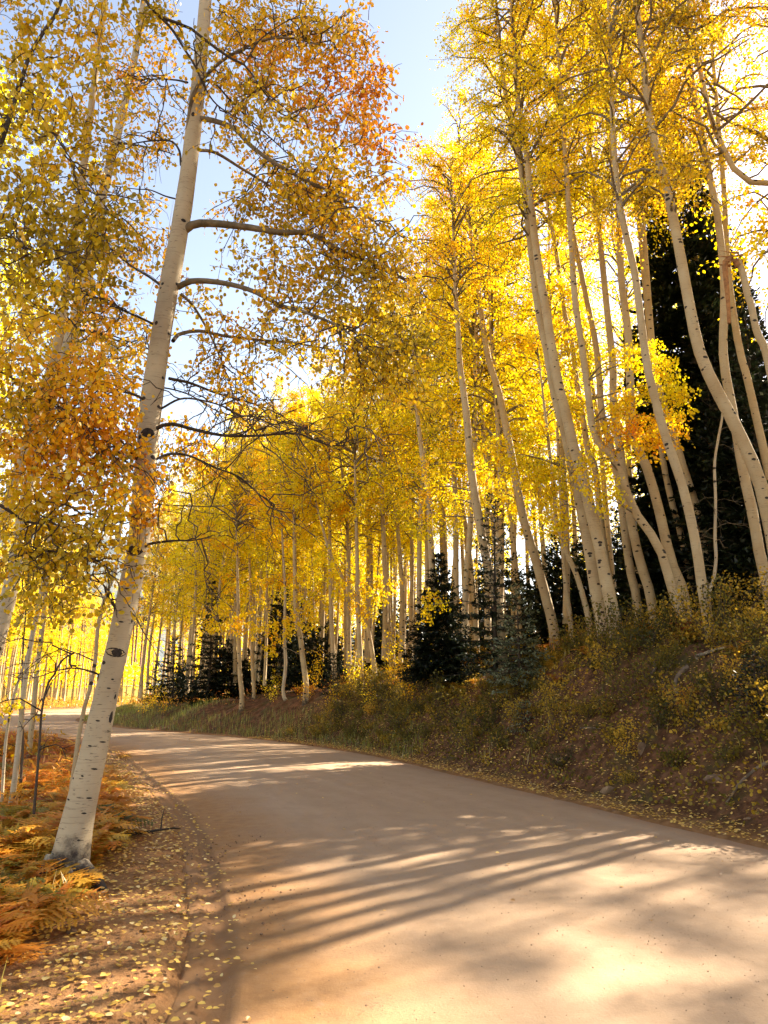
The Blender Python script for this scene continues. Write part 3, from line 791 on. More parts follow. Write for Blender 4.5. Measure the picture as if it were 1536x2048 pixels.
# snapped trunk with its torn top bent over
root, T, R, og = traced('snapped_aspen', 'snapped aspen stub with torn orange wood at its bent top', [(1600, 1300), (1575, 1000), (1550, 800), (1530, 700), (1514, 665), (1502, 610), (1495, 590), (1486, 548), (1476, 522)], 26, None, Y=12.0, seed=51, keep_top=True, nsc=18, cat='tree')
tp = T[-1]; rb = R[-1]
mb = MB()
rg = np.random.default_rng(3)
arch = np.array([tp + [-.00, 0, -.12], tp + [-.05, 0, .02], tp + [-.15, 0, .05], tp + [-.24, 0, -.04], tp + [-.26, 0, -.35], tp + [-.27, 0, -.8], tp + [-.30, 0, -1.25]])
Pp = smooth_path(arch, 14); mb.add(*tubes(Pp[None], np.linspace(rb * 1.1, rb * .55, 14)[None], 8))
for j in range(9):
    a = tp + rg.normal(0, .05, 3) + [-.08, 0, .02]; b = a + np.array([rg.uniform(-.45, -.1), rg.normal(0, .05), rg.uniform(-.12, .06)])
    mb.add(*tubes(np.stack([a, (a + b) / 2 + rg.normal(0, .015, 3), b])[None], np.array([[.025, .014, .003]]), 4))
mb.build('torn_top', M_TORN, root, True)
# dead crooked stem
rt, T, R, og = traced('dead_sapling', 'bare crooked dead stem standing before the dark spruce shade', [(1418, 1192), (1427, 1160), (1432, 1115), (1430, 1075), (1431, 1000), (1429, 930), (1436, 880), (1443, 842), (1448, 800)], 9, None, Y=15.2, seed=52, keep_top=True, nsc=3, cat='dead tree', bark=M_BARKPALE)
rg = np.random.default_rng(8); P, TP, _ = grow(rg, T, rg.uniform(.2, .95, 12), rg.uniform(.3, .8, 12), np.radians(rg.uniform(-20, 40, 12)), 3, 2, .1)
mb = MB(); mb.add(*tubes(P, np.full(P.shape[:2], .008) * np.linspace(1, .3, 7)[None], 4)); mb.add(*tubes(TP, np.full(TP.shape[:2], .004), 3)); mb.build('branches', M_LIMB, rt, True)
# small metal tag frame on the lowest trunk is built as its part
for o in list(bpy.data.objects):
    if o.get('label', '').startswith('stout pale aspen rooted'):
        p = at(1413, 1187, 0.001)
        tr = o; bx = MB()
        Yb = o.location.y; c = at(1411, 1183, Yb - .17) - np.array(o.location)
        w, h = .045, .12
        for (a, b) in (((-w, -h), (w, -h)), ((w, -h), (w, h)), ((w, h), (-w, h)), ((-w, h), (-w, -h))):
            bx.add(*tubes(np.array([[c + [a[0], 0, a[1]], c + [b[0], 0, b[1]]]]), np.array([[.006, .006]]), 4))
        for hh in (-h, h):
            bx.add(*tubes(np.array([[c + [0, 0, hh], c + [0, .09, hh]]]), np.array([[.005, .005]]), 4))
        bx.build('tag_frame', M_SCAR, o)

def low_boughs(start, blobs, seed, ls=.06):
    o = [q for q in bpy.data.objects if q.get('label', '').startswith(start)][0]
    Y = o.location.y; og_ = np.array(o.location)
    tw, lf, tn = spray([(a, b, c, Y + d, e, f) for a, b, c, d, e, f in blobs], og_, seed, nl=16, sp=.05)
    MB().add(*tubes(tw, np.linspace(.006, .003, 5)[None] * np.ones((len(tw), 1)), 3)).build('twigs', M_TWIG, o)
    r_ = np.random.default_rng(seed)
    # a few bare limbs carry the sprays back to the trunk
    mb = MB(); tr = [c for c in bpy.data.objects if c.parent == o and c.name.startswith('trunk')][0]
    co = np.array([v.co[:] for v in tr.data.vertices])
    for a, b, c, d, e, f in blobs:
        p1 = at(a, b, Y + d) - og_; k = np.argmin(np.abs(co[:, 2] - (p1[2] - .3))); p0 = co[np.abs(co[:, 2] - co[k, 2]) < .25].mean(0)
        m_ = (p0 + p1) / 2 + [0, 0, .12] + r_.normal(0, .06, 3)
        P_ = smooth_path(np.array([p0, m_, p1]), 9); mb.add(*tubes(P_[None], np.linspace(.022, .007, 9)[None], 5))
    mb.build('low_boughs', M_LIMB, o, True)
    V, Q = leaf_geo(lf, ls * r_.uniform(.7, 1.2, len(lf)), r_, True, .7)
    MB().add(V, Q, 0, np.repeat(tn, 6)).build('low_foliage', M_LEAF, o)
low_boughs('sinuous aspen', [(1235, 850, 42, -.3, 60, .62), (1290, 872, 50, -.6, 80, .66), (1335, 858, 34, -.5, 40, .6), (1255, 800, 36, -.3, 34, .5), (1180, 930, 40, -.2, 40, .45), (1200, 985, 36, -.3, 36, .42), (1330, 760, 50, -.6, 70, .28), (1290, 720, 45, -.5, 50, .3), (1360, 800, 30, -.6, 26, .3), (1240, 720, 40, 0, 30, .35)], 901)
low_boughs('left of the two', [(1060, 930, 50, 0, 70, .42), (1110, 960, 50, .2, 70, .45), (1000, 905, 45, 0, 50, .48), (1110, 1020, 45, .3, 50, .42), (1150, 700, 45, 0, 44, .30), (1100, 1050, 32, .3, 24, .42)], 902)
low_boughs('leaning aspen on the crest', [(940, 940, 45, 0, 60, .45), (985, 985, 50, .3, 70, .42), (1035, 1000, 45, .4, 60, .40), (900, 880, 45, 0, 50, .5), (1060, 1045, 32, .4, 30, .42)], 903)
low_boughs('aspen rising out of', [(870, 930, 45, .5, 50, .48), (830, 980, 45, .8, 50, .45), (900, 1010, 45, .8, 50, .42), (850, 1040, 36, .8, 34, .42), (860, 1210, 26, 0, 26, .52)], 904)

# mid-distance traced trunks
traced('aspen_sapling', 'pale double curved young aspen standing at the road verge', [(572, 1400), (566, 1385), (571, 1330), (569, 1270), (570, 1180), (566, 1100), (563, 1040)], 9, (4.5, 30, 1.2, 6, 22, .085, .50), seed=60, bark=M_BARKPALE, H=11, cat='tree')
traced('aspen_tree', 'leftmost clean pale trunk in front of the shaded firs', [(484, 1390), (480, 1350), (478, 1290), (476, 1200), (474, 1100), (470, 1000)], 13, CR(6, 50, 1.6, 6, 22, .09, .50), Y=32, seed=61)
traced('aspen_tree', 'pale trunk just right of the leftmost clean trunk before the firs', [(508, 1380), (505, 1330), (503, 1270), (500, 1150), (498, 1000)], 10, CR(6, 50, 1.6, 6, 22, .09, .52), Y=34, seed=62)
traced('aspen_tree', 'forked pair of golden trunks above the orange bracken', [(612, 1368), (606, 1320), (600, 1270), (592, 1230), (590, 1150), (588, 1000)], 15, CR(5.5, 55, 1.7, 6, 24, .09, .48), Y=29, seed=63)
traced('aspen_tree', 'mid stand aspen with a slight lean left of the roadside fir', [(722, 1358), (720, 1300), (716, 1220), (714, 1100), (710, 950)], 14, CR(6, 55, 1.7, 6, 24, .085, .44), Y=27, seed=64)
traced('aspen_tree', 'aspen leaning left over its neighbours, foot in the orange bracken', [(750, 1352), (742, 1290), (728, 1230), (700, 1180), (672, 1130), (655, 1090)], 12, (6, 24, 1.3, 5, 22, .085, .46), Y=27.5, seed=65, H=13)
traced('aspen_tree', 'aspen standing right behind the orange bushes in mid photo', [(670, 1362), (666, 1300), (662, 1220), (660, 1100), (658, 950)], 13, CR(6, 55, 1.6, 6, 24, .085, .42), Y=28.5, seed=66)

low_boughs('leftmost clean pale', [(440, 1235, 34, 0, 40, .55), (490, 1255, 34, -1, 44, .55), (455, 1190, 44, 1, 50, .5), (500, 1180, 40, 1, 40, .5)], 905, .09)
low_boughs('forked pair', [(560, 1245, 34, 0, 44, .5), (610, 1232, 30, -.5, 40, .46), (640, 1190, 40, 0, 40, .48), (545, 1290, 20, -.5, 16, .55), (590, 1180, 40, 0, 36, .5)], 906, .08)
low_boughs('mid stand aspen', [(700, 1180, 40, 0, 44, .5), (760, 1165, 40, .5, 44, .5), (660, 1130, 40, 0, 36, .45), (730, 1230, 24, 0, 16, .55)], 907, .08)

# ============================================================ the big aspen on the left
def in_root(origin, arr): return np.asarray(arr) - np.asarray(origin)
HP = [(130, 1765), (160, 1620), (186, 1510), (212, 1390), (236, 1290), (255, 1200), (275, 1100), (286, 1000), (294, 900), (304, 800), (318, 700), (334, 600), (352, 500), (372, 380), (388, 250), (400, 130), (411, 0), (420, -160), (426, -330)]
HW = [80, 62, 54, 48, 45, 44, 44, 44, 43, 42, 40, 38, 37, 34, 31, 27, 24, 20, 15]
hb_ = hit(130, 1768); HY = float(hb_[1])
W = np.array([at(x, y, HY) for x, y in HP]); W = np.vstack([W[0] + [-.10, 0, -.7], W])
og = np.array([W[1, 0], W[1, 1], hz(W[1, 0], W[1, 1])])
Wr = np.array([92] + HW) / F / 2 * (HY * math.cos(PITCH) + (W[:, 2] - CAMZ) * math.sin(PITCH)) * .98
hero = thing('aspen_tree', og, 'big leaning white aspen at the left roadside with an eye shaped scar', 'tree')
path = smooth_path(np.column_stack([in_root(og, W), Wr]), 90)
T = path[:, :3]; R = path[:, 3]
# depth-corrected girth: pixels per metre change little with height along a leaning stem
mb = MB(); V, Q, t = stem(T, R, 28, 1.25)
zb = V[:, 2]; cb_ = np.array([T[0] + (T[3] - T[0]) * 0])
fl = np.exp(-np.clip(zb + .05, 0, 9) / .10)[:, None]; an = np.arctan2(V[:, 1] - T[4, 1], V[:, 0] - T[4, 0])[:, None]
V = V + (V - np.array([T[4, 0], T[4, 1], 0])) * np.array([1, 1, 0]) * fl * (.06 + .14 * np.sin(an * 4 + .6) + .09 * np.sin(an * 9))
t = np.clip(1 - (V[:, 2] - .02 - .10 * noise3(V, .25, 14)) / .55, 0, 1) * .85
mb.add(V, Q, 0, t)
for (ra, rl, rr_) in [(-.35, .50, .085), (-1.05, .36, .065), (-1.9, .34, .07), (.6, .4, .06), (2.9, .34, .065)]:     # root flares
    d_ = np.array([math.cos(ra), math.sin(ra), 0]); s_r = np.linspace(0, 1, 9)[:, None]
    c0 = np.array([T[4, 0], T[4, 1], 0]); Rp_ = c0 + d_ * (.08 + rl * s_r) + np.array([0, 0, 1.0]) * (.22 * (1 - s_r) ** 2.2 - .08 * s_r - .01)
    Rp_[:, :2] += .05 * np.sin(s_r * 5 + ra) * np.array([[-d_[1], d_[0]]])
    RV_, RQ_ = tubes(Rp_[None], (rr_ * (1 - .72 * s_r[:, 0]))[None], 10)
    mb.add(RV_, RQ_, 0, np.clip(.50 + .3 * (1 - RV_[:, 2] / .2), 0, .8))
rngh = np.random.default_rng(77)
Tn = norm(np.gradient(T, axis=0))
def hero_mark(px, py, w, h, mi=1, tilt=0.0, proud=.005):
    p = at(px, py, HY) - og
    i = int(np.argmin(np.abs(T[:, 2] - p[2]))); c = T[i] + (p[2] - T[i, 2]) * Tn[i] / Tn[i, 2]
    off = (p[0] - c[0]) / R[i]; off = float(np.clip(off, -.92, .92))
    tg = Tn[i]; A = norm(np.cross(tg, np.array([0, 1.0, 0]))); B = np.cross(tg, A)
    # find the angle whose direction faces the camera with that sideways offset
    best = min(np.linspace(0, 2 * np.pi, 361), key=lambda a: abs((A * math.cos(a) + B * math.sin(a))[0] - off) + (5 if (A * math.cos(a) + B * math.sin(a))[1] > 0 else 0))
    lens(mb, c, R[i], tg, best, w / R[i] / 2, h / 2, mi, proud, tilt)
s_ = HY / F
hero_mark(238, 1305, 46 * s_, 17 * s_, 1)
hero_mark(238, 1305, 40 * s_, 12 * s_, 2, proud=.008)
hero_mark(241, 1305, 22 * s_, 14 * s_, 1, proud=.012)
for px, py, w, h in [(214, 1328, 12, 7), (232, 1357, 6, 3), (200, 1358, 9, 14), (240, 1390, 5, 10), (232, 1432, 9, 24), (212, 1480, 14, 3), (197, 1533, 13, 3), (176, 1549, 6, 3), (154, 1558, 6, 4), (146, 1599, 11, 3), (150, 1673, 56, 9), (122, 1706, 26, 7), (105, 1734, 8, 4), (187, 1590, 12, 3), (178, 1620, 10, 3),
                       (275, 1105, 36, 20), (291, 1152, 8, 10), (234, 1220, 10, 16), (276, 1240, 5, 8), (302, 872, 30, 20), (286, 880, 10, 9), (278, 920, 14, 12), (310, 918, 14, 9), (292, 804, 14, 9), (322, 817, 14, 9), (338, 758, 8, 7), (378, 247, 14, 7), (390, 240, 9, 12), (383, 235, 4, 18), (371, 449, 12, 8), (330, 577, 8, 7), (358, 571, 12, 8), (326, 585, 5, 5), (351, 396, 9, 8), (340, 480, 8, 3), (330, 540, 10, 3), (350, 670, 10, 6), (318, 655, 8, 10), (365, 330, 10, 3), (300, 960, 14, 3), (262, 1180, 12, 3), (250, 1245, 10, 3), (225, 1375, 8, 3), (205, 1440, 9, 3), (190, 1490, 8, 3)]:
    hero_mark(px, py, w * s_, h * s_)
hero_trunk = mb.build('trunk', [M_BARKHERO, M_SCAR, M_BARK], hero, True)

def px_tube(pts, Y0, dY, r_px0, r_px1=2, n=26, jit=.0):
    """pixel polyline with depth going from Y0 to Y0+dY -> world points, radii"""
    pts = np.array(pts, float); m_ = len(pts)
    Ys = Y0 + dY * np.linspace(0, 1, m_)
    Wp = np.array([at(a, b, c) for (a, b), c in zip(pts, Ys)])
    Pp = smooth_path(Wp, n)
    Rp = np.linspace(r_px0, r_px1, n) / 2 / F * np.linspace(Ys[0], Ys[-1], n)
    return Pp, Rp

def limb_mesh(Pp, Rp, origin, rng, nside=9, twl=(.25, .7), ntw=2, leaves=0, lf_size=.052, tmin=.15, sp=.035, spread=.9, base=.4):
    """one limb with side shoots and twigs; returns MB and leaf points (both in the tree's own space)"""
    mb = MB(); P0 = in_root(origin, Pp)
    mb.add(*tubes(P0[None], Rp[None], 9))
    d = norm(P0[-1] - P0[0]); lp = []
    if nside:
        ts = rng.uniform(tmin, 1, nside)
        st = interp_poly(P0[None], ts[None])[0]
        dd = norm(d * .6 + rng.normal(0, spread, (nside, 3)) * np.array([1, .8, .8]) + [0, 0, -.15])
        Ls = rng.uniform(*twl, nside); k = 8
        s = np.linspace(0, 1, k)[None, :, None]; L = Ls[:, None, None]
        Wg = np.cumsum(rng.normal(0, .05, (nside, k, 3)), 1); Wg[:, 0] = 0
        S = st[:, None] + dd[:, None] * L * s + Wg * L; S[..., 2] -= L[..., 0] * .18 * s[..., 0] ** 2
        mb.add(*tubes(S, np.linspace(.008, .003, k)[None] * np.ones((nside, 1)), 5), m=1)
        t2 = rng.uniform(.15, 1, (nside, ntw)); s2 = interp_poly(S, t2).reshape(-1, 3)
        d2 = norm(np.repeat(dd, ntw, 0) * .6 + rng.normal(0, .6, (nside * ntw, 3)) + [0, 0, -.2])
        L2 = (np.repeat(Ls, ntw) * rng.uniform(.25, .6, nside * ntw))[:, None, None]
        s4 = np.linspace(0, 1, 5)[None, :, None]
        Wg = np.cumsum(rng.normal(0, .05, (len(d2), 5, 3)), 1); Wg[:, 0] = 0
        TT = s2[:, None] + d2[:, None] * L2 * s4 + Wg * L2; TT[..., 2] -= L2[..., 0] * .15 * s4[..., 0] ** 2
        mb.add(*tubes(TT, np.linspace(.0042, .002, 5)[None] * np.ones((len(TT), 1)), 3), m=1)
        if leaves:
            q = rng.uniform(.2, 1.05, (len(TT), leaves))
            lp.append((interp_poly(TT, q) + rng.normal(0, sp, (len(TT), leaves, 3))).reshape(-1, 3))
            q = rng.uniform(.4, 1.0, (len(S), leaves))
            lp.append((interp_poly(S, q) + rng.normal(0, sp, (len(S), leaves, 3))).reshape(-1, 3))
    return mb, lp

# traced limbs of the big aspen: (pixels, depth change, start px, end px, side shoots, leaves per twig)
LIMBS = [
    ([(396, 236), (430, 242), (470, 258), (500, 290), (540, 320), (600, 355), (680, 395), (770, 460)], -.6, 13, 4, 22, 9),
    ([(393, 300), (430, 305), (480, 335), (540, 372), (600, 410), (660, 450)], .8, 8, 3, 18, 9),
    ([(368, 462), (390, 448), (430, 447), (500, 455), (560, 465), (620, 467), (680, 500), (740, 527), (830, 570)], -.3, 19, 4, 24, 9),
    ([(357, 574), (385, 562), (440, 565), (500, 580), (560, 610), (620, 628), (680, 655), (740, 700)], -.8, 14, 4, 24, 9),
    ([(346, 682), (360, 668), (400, 662), (450, 672), (520, 680), (580, 685), (640, 695), (700, 705)], .9, 9, 3, 18, 6),
    ([(362, 588), (385, 610), (410, 650), (430, 690), (450, 740), (470, 800)], .6, 7, 2, 14, 6),
    ([(370, 330), (383, 200), (410, 155), (440, 125), (480, 100), (530, 80), (580, 76), (640, 90)], -.6, 11, 4, 22, 8),
    ([(302, 874), (315, 855), (345, 848), (380, 857), (440, 870), (500, 872), (560, 868), (600, 868), (640, 885), (680, 892), (735, 880)], -.4, 9, 2, 14, 1),
    ([(313, 918), (340, 908), (380, 912), (430, 935), (480, 955), (520, 990), (550, 1010)], .6, 6, 2, 9, 0),
    ([(338, 757), (380, 766), (430, 785), (480, 800), (530, 815), (560, 830)], .9, 7, 2, 12, 0),
    ([(323, 817), (360, 798), (400, 800), (450, 815), (500, 850), (530, 900)], -.6, 5, 1.5, 12, 0),
    ([(300, 780), (330, 776), (380, 790), (430, 820), (480, 835), (560, 850)], 1.2, 4, 1.5, 10, 0),
    ([(280, 1100), (300, 1088), (340, 1082), (390, 1080), (430, 1070)], -.3, 7, 1.5, 4, 0),
    ([(298, 1005), (330, 1010), (380, 1012), (430, 1013), (470, 1008)], .5, 3.5, 1.2, 4, 0),
    ([(232, 1218), (214, 1190), (207, 1170), (185, 1160), (160, 1150)], -.4, 6, 1.5, 6, 0),
    ([(205, 1355), (190, 1345), (165, 1338), (140, 1330)], -.2, 4, 1, 3, 0),
    ([(291, 803), (270, 790), (230, 780), (200, 772), (150, 785)], -.5, 6, 2, 10, 4),
    ([(278, 918), (262, 905), (240, 880), (205, 855), (150, 835)], -.6, 5, 2, 10, 6),
    ([(330, 578), (300, 555), (260, 530), (225, 500), (190, 470)], .6, 6, 2, 12, 7),
    ([(318, 655), (290, 640), (250, 622), (215, 600), (170, 590)], -.4, 6, 2, 12, 7),
    ([(352, 398), (330, 392), (300, 380), (270, 378), (220, 370)], .4, 4, 1.5, 8, 4),
    ([(362, 330), (358, 300), (340, 282), (300, 282), (260, 288), (230, 290)], .5, 6, 2, 10, 4),
    ([(375, 165), (350, 160), (310, 158), (270, 160)], .5, 5, 2, 12, 7),
    ([(388, 250), (395, 190), (420, 160), (460, 200), (500, 240), (540, 275), (600, 330)], .9, 7, 2, 14, 8),
]
lp_all = []
for q, (pts, dY, w0, w1, ns, nl) in enumerate(LIMBS):
    r_ = np.random.default_rng(200 + q)
    Pp, Rp = px_tube(pts, HY, dY, w0, w1)
    b, lp = limb_mesh(Pp, Rp, og, r_, ns, (.25, .85), 4, nl, sp=.04, tmin=.42 if nl > 1 else .15)
    lp_all += lp
    b.build('branch', [M_LIMB if q < 7 else M_BARKDARK, M_TWIG], hero, True)

H1 = HY
HB = [  # blobs of foliage of the big aspen, tint .1 olive .45 yellow .75 orange 1 rust
    (700, 60, 60, H1 - .5, 60, .74), (660, 130, 70, H1 - .2, 80, .72), (735, 170, 50, H1 - .6, 55, .84), (745, 270, 45, H1 - .6, 45, .80), (690, 240, 65, H1, 70, .66), (600, 60, 80, H1, 90, .60), (520, 40, 70, H1 + .3, 80, .58), (450, 50, 50, H1 + .4, 45, .5),
    (560, 160, 80, H1 + .3, 80, .48), (480, 190, 60, H1 + .5, 60, .52), (620, 230, 60, H1, 50, .55), (500, 90, 60, H1, 50, .75),
    (670, 330, 70, H1 - .4, 60, .42), (750, 350, 45, H1 - .6, 35, .45), (590, 350, 60, H1 + .3, 40, .34), (620, 400, 60, H1 + .2, 70, .26), (560, 430, 60, H1, 45, .26), (670, 430, 60, H1 - .3, 60, .28), (740, 440, 50, H1 - .6, 35, .30),
    (520, 400, 40, H1, 26, .34), (510, 530, 45, H1, 18, .28), (580, 540, 60, H1, 40, .30), (640, 560, 55, H1, 45, .32), (700, 520, 50, H1 - .3, 45, .28), (760, 520, 50, H1 - .5, 40, .27), (790, 600, 60, H1 - .5, 60, .28), (720, 610, 60, H1 - .4, 60, .30),
    (650, 640, 45, H1 - .3, 30, .3), (600, 640, 40, H1, 20, .3), (760, 690, 60, H1 - .6, 70, .30), (820, 660, 40, H1 - .6, 40, .32), (800, 750, 50, H1 - .6, 55, .34), (720, 740, 45, H1 - .5, 30, .34), (830, 810, 22, H1 - .6, 12, .36),
    (470, 560, 26, H1, 8, .3), (400, 600, 30, H1 + .2, 14, .4), (440, 640, 40, H1 + .2, 16, .5), (480, 660, 30, H1, 12, .5), (420, 690, 26, H1 + .3, 10, .5), (500, 740, 40, H1 + .3, 16, .55), (460, 780, 30, H1, 10, .55),
    (330, 40, 50, H1 + .6, 26, .55), (300, 110, 50, H1 + .6, 26, .58), (350, 190, 40, H1 + .5, 14, .6), (290, 230, 40, H1 + .6, 16, .55), (250, 180, 40, H1 + .5, 20, .5), (300, 290, 26, H1 + .5, 10, .6), (270, 400, 30, H1 + .4, 8, .5), (300, 465, 40, H1 + .4, 26, .5),
    (260, 490, 40, H1 + .4, 26, .45), (330, 560, 30, H1 + .3, 8, .5), (240, 620, 40, H1 + .4, 24, .55), (290, 690, 36, H1 + .3, 18, .6), (250, 740, 40, H1 + .2, 26, .6),
    (340, 880, 34, H1 + .6, 26, .62), (390, 900, 44, H1 + .6, 44, .60), (430, 930, 30, H1 + .6, 20, .55), (350, 950, 24, H1 + .4, 10, .55), (300, 940, 22, H1 - .3, 14, .70), (288, 1010, 26, H1 - .3, 22, .6), (300, 1030, 16, H1 - .3, 8, .4), (268, 1130, 18, H1 - .35, 9, .42),
]
tw, lf, tn = spray(HB, og, 5)
MB().add(*tubes(tw, np.linspace(.0045, .002, 5)[None] * np.ones((len(tw), 1)), 3)).build('twigs', M_TWIG, hero)
lim = np.concatenate(lp_all)
lt = np.clip(np.interp(lim[:, 0], [-1, 0, 2.5], [.55, .52, .42]) + .15 * noise3(lim, .9, 2) + np.random.default_rng(1).normal(0, .07, len(lim)) + .10 * (lim[:, 2] > 6.5), 0, 1)
lf = np.concatenate([lf, lim]); tn = np.concatenate([tn, lt])
# the crown above the frame
r_ = np.random.default_rng(9)
ts = r_.uniform(.86, .99, 26)
P, TP, LP = grow(r_, T, ts, r_.uniform(.8, 1.9, 26), np.radians(r_.uniform(0, 45, 26)), 8, 16, .06)
MB().add(*tubes(P, np.full(P.shape[:2], .02), 5)).build('upper_branches', M_LIMB, hero, True)
lf = np.concatenate([lf, LP]); tn = np.concatenate([tn, leaf_tint(LP, r_, .5)])
r_ = np.random.default_rng(10)
keep = r_.random(len(lf)) < .8; lf = lf[keep]; tn = tn[keep]
V, Q = leaf_geo(lf, .043 * r_.uniform(.7, 1.2, len(lf)), r_, True, .8)
MB().add(V, Q, 0, np.repeat(tn, 6)).build('crown', M_LEAFGOLD, hero)
print('hero leaves', len(lf))

# ============================================================ near aspens whose boughs hang in from the left
def left_tree(label, trunk_pts, w, Y, blobs, boughs, seed, base=None, H=15, nsc=14, bark=M_BARK, lsize=.045, barkl=M_BARKDARK):
    root, T_, R_, og_ = traced('aspen_tree', label, trunk_pts, w, None, Y=Y, seed=seed, nsc=nsc, H=H, bark=bark)
    tw, lf, tn = spray(blobs, og_, seed + 1, nl=13)
    if len(tw): MB().add(*tubes(tw, np.linspace(.0045, .002, 5)[None] * np.ones((len(tw), 1)), 3)).build('twigs', M_TWIG, root)
    for q, (pts, Y0, dY, w0, w1, ns) in enumerate(boughs):
        r_ = np.random.default_rng(seed * 10 + q)
        Pp, Rp = px_tube(pts, Y0, dY, w0, w1)
        b, lp = limb_mesh(Pp, Rp, og_, r_, ns, (.2, .6), 3, 5)
        b.build('branch', [barkl, M_TWIG], root, True)
        for l_ in lp:
            lf = np.concatenate([lf, l_]); tn = np.concatenate([tn, np.clip(.38 + .15 * noise3(l_, .5, 3) + r_.normal(0, .08, len(l_)), 0, 1)])
    r_ = np.random.default_rng(seed + 2)
    V, Q = leaf_geo(lf, lsize * r_.uniform(.7, 1.2, len(lf)), r_, True, .8)
    MB().add(V, Q, 0, np.repeat(tn, 6)).build('crown', M_LEAFGOLD, root)
    return root
# A: nearest, olive leaves, trunk outside the frame on the left
NB = []
rb_ = np.random.default_rng(4)
for (px, py, rad, n_, t_) in [(60, 40, 80, 45, .32), (160, 70, 70, 40, .30), (210, 30, 50, 22, .42), (30, 150, 70, 40, .26), (120, 180, 70, 38, .22), (200, 150, 60, 24, .28), (180, 250, 60, 34, .20), (90, 300, 70, 26, .22), (210, 320, 35, 16, .2),
                          (40, 360, 70, 40, .20), (130, 400, 70, 48, .15), (200, 430, 50, 30, .16), (60, 460, 70, 44, .16), (150, 480, 60, 40, .15), (215, 480, 36, 20, .2), (60, 540, 60, 28, .22), (180, 560, 55, 30, .22), (110, 570, 50, 22, .2),
                          (40, 640, 60, 28, .30), (60, 720, 60, 32, .34), (20, 800, 60, 34, .34), (30, 590, 40, 16, .3)]:
    NB.append((px, py, rad, 5.0 + rb_.uniform(-.5, .9), int(n_ * .85), t_))
left_tree('near aspen with olive leaves hanging in at the top left corner', [(-330, 2100), (-300, 1500), (-250, 1000), (-200, 600), (-170, 300), (-150, 0)], 90, 5.2, NB,
          [([(-60, 420), (0, 290), (30, 200), (60, 110), (90, 60), (115, 20), (135, -40)], 5.2, .2, 13, 7, 14), ([(50, 150), (30, 190), (80, 230), (150, 330), (230, 440)], 5.1, .3, 5, 2, 14), ([(-80, 560), (0, 470), (80, 520), (160, 500)], 5.0, 0, 6, 2, 14)], 70)
NB2 = []
for (px, py, rad, n_, t_) in [(90, 800, 60, 40, .55), (160, 790, 60, 46, .62), (230, 830, 50, 40, .66), (100, 870, 60, 44, .62), (180, 890, 60, 56, .68), (250, 900, 36, 30, .68), (40, 900, 60, 36, .5), (60, 960, 60, 40, .42), (150, 960, 60, 44, .55), (230, 970, 40, 34, .58),
                          (30, 1020, 55, 34, .30), (110, 1030, 60, 44, .32), (190, 1040, 55, 40, .40), (245, 1040, 26, 18, .45), (60, 1090, 50, 26, .30), (140, 1100, 50, 24, .32), (210, 1100, 40, 22, .38), (160, 1160, 36, 14, .32), (120, 1190, 30, 12, .30), (20, 1150, 30, 8, .3), (120, 1235, 20, 5, .3), (130, 740, 40, 26, .6), (200, 740, 40, 22, .6), (70, 1160, 30, 8, .32)]:
    NB2.append((px, py, rad, 5.8 + rb_.uniform(-.6, .8), int(n_ * .9), t_))
left_tree('leaning aspen cut off by the left edge with orange boughs at mid height', [(-120, 1480), (-80, 1300), (-50, 1200), (-10, 1080), (30, 960), (65, 850), (98, 750), (118, 680), (130, 600), (150, 470), (165, 350)], 30, 7.4, NB2,
          [([(-40, 1150), (10, 1122), (60, 1105), (100, 1102), (160, 1112), (200, 1125), (235, 1150)], 5.9, -.2, 8, 2, 16), ([(-40, 720), (30, 760), (100, 800), (170, 850), (240, 900)], 5.8, 0, 6, 2, 16), ([(0, 1010), (60, 1045), (120, 1035), (180, 1025)], 5.7, 0, 7, 2, 12), ([(112, 700), (135, 640), (160, 660), (220, 670), (300, 700)], 7.4, .2, 6, 2, 10)], 72, nsc=30)
# bough coming in over the top of the picture
TB = [(290, -40, 60, 5.8, 30, .3), (440, 5, 40, 5.8, 12, .3), (300, 30, 30, 5.8, 14, .35), (460, 140, 26, 5.8, 7, .5), (540, 210, 36, 5.9, 9, .4), (560, 250, 30, 5.9, 8, .3)]
left_tree('aspen outside the left edge whose dark bough crosses the big trunk at the top', [(-620, 2300), (-500, 1200), (-420, 500), (-300, 0), (-200, -300), (-150, -500)], 80, 5.6, TB,
          [([(-60, -330), (100, -160), (200, -70), (285, -10), (300, 12), (325, 38), (370, 50), (400, 72), (430, 95), (470, 122), (490, 130)], 5.6, .3, 11, 6, 3), ([(487, 128), (505, 150), (525, 180), (545, 205), (560, 225), (600, 245)], 5.9, .2, 5, 2, 10), ([(325, 38), (345, 60), (370, 100), (392, 135), (405, 165), (425, 200), (455, 225), (520, 260)], 5.75, .2, 7, 2, 8), ([(487, 128), (500, 110), (520, 80), (560, 50), (600, 30)], 5.9, .1, 4, 2, 6)], 74)
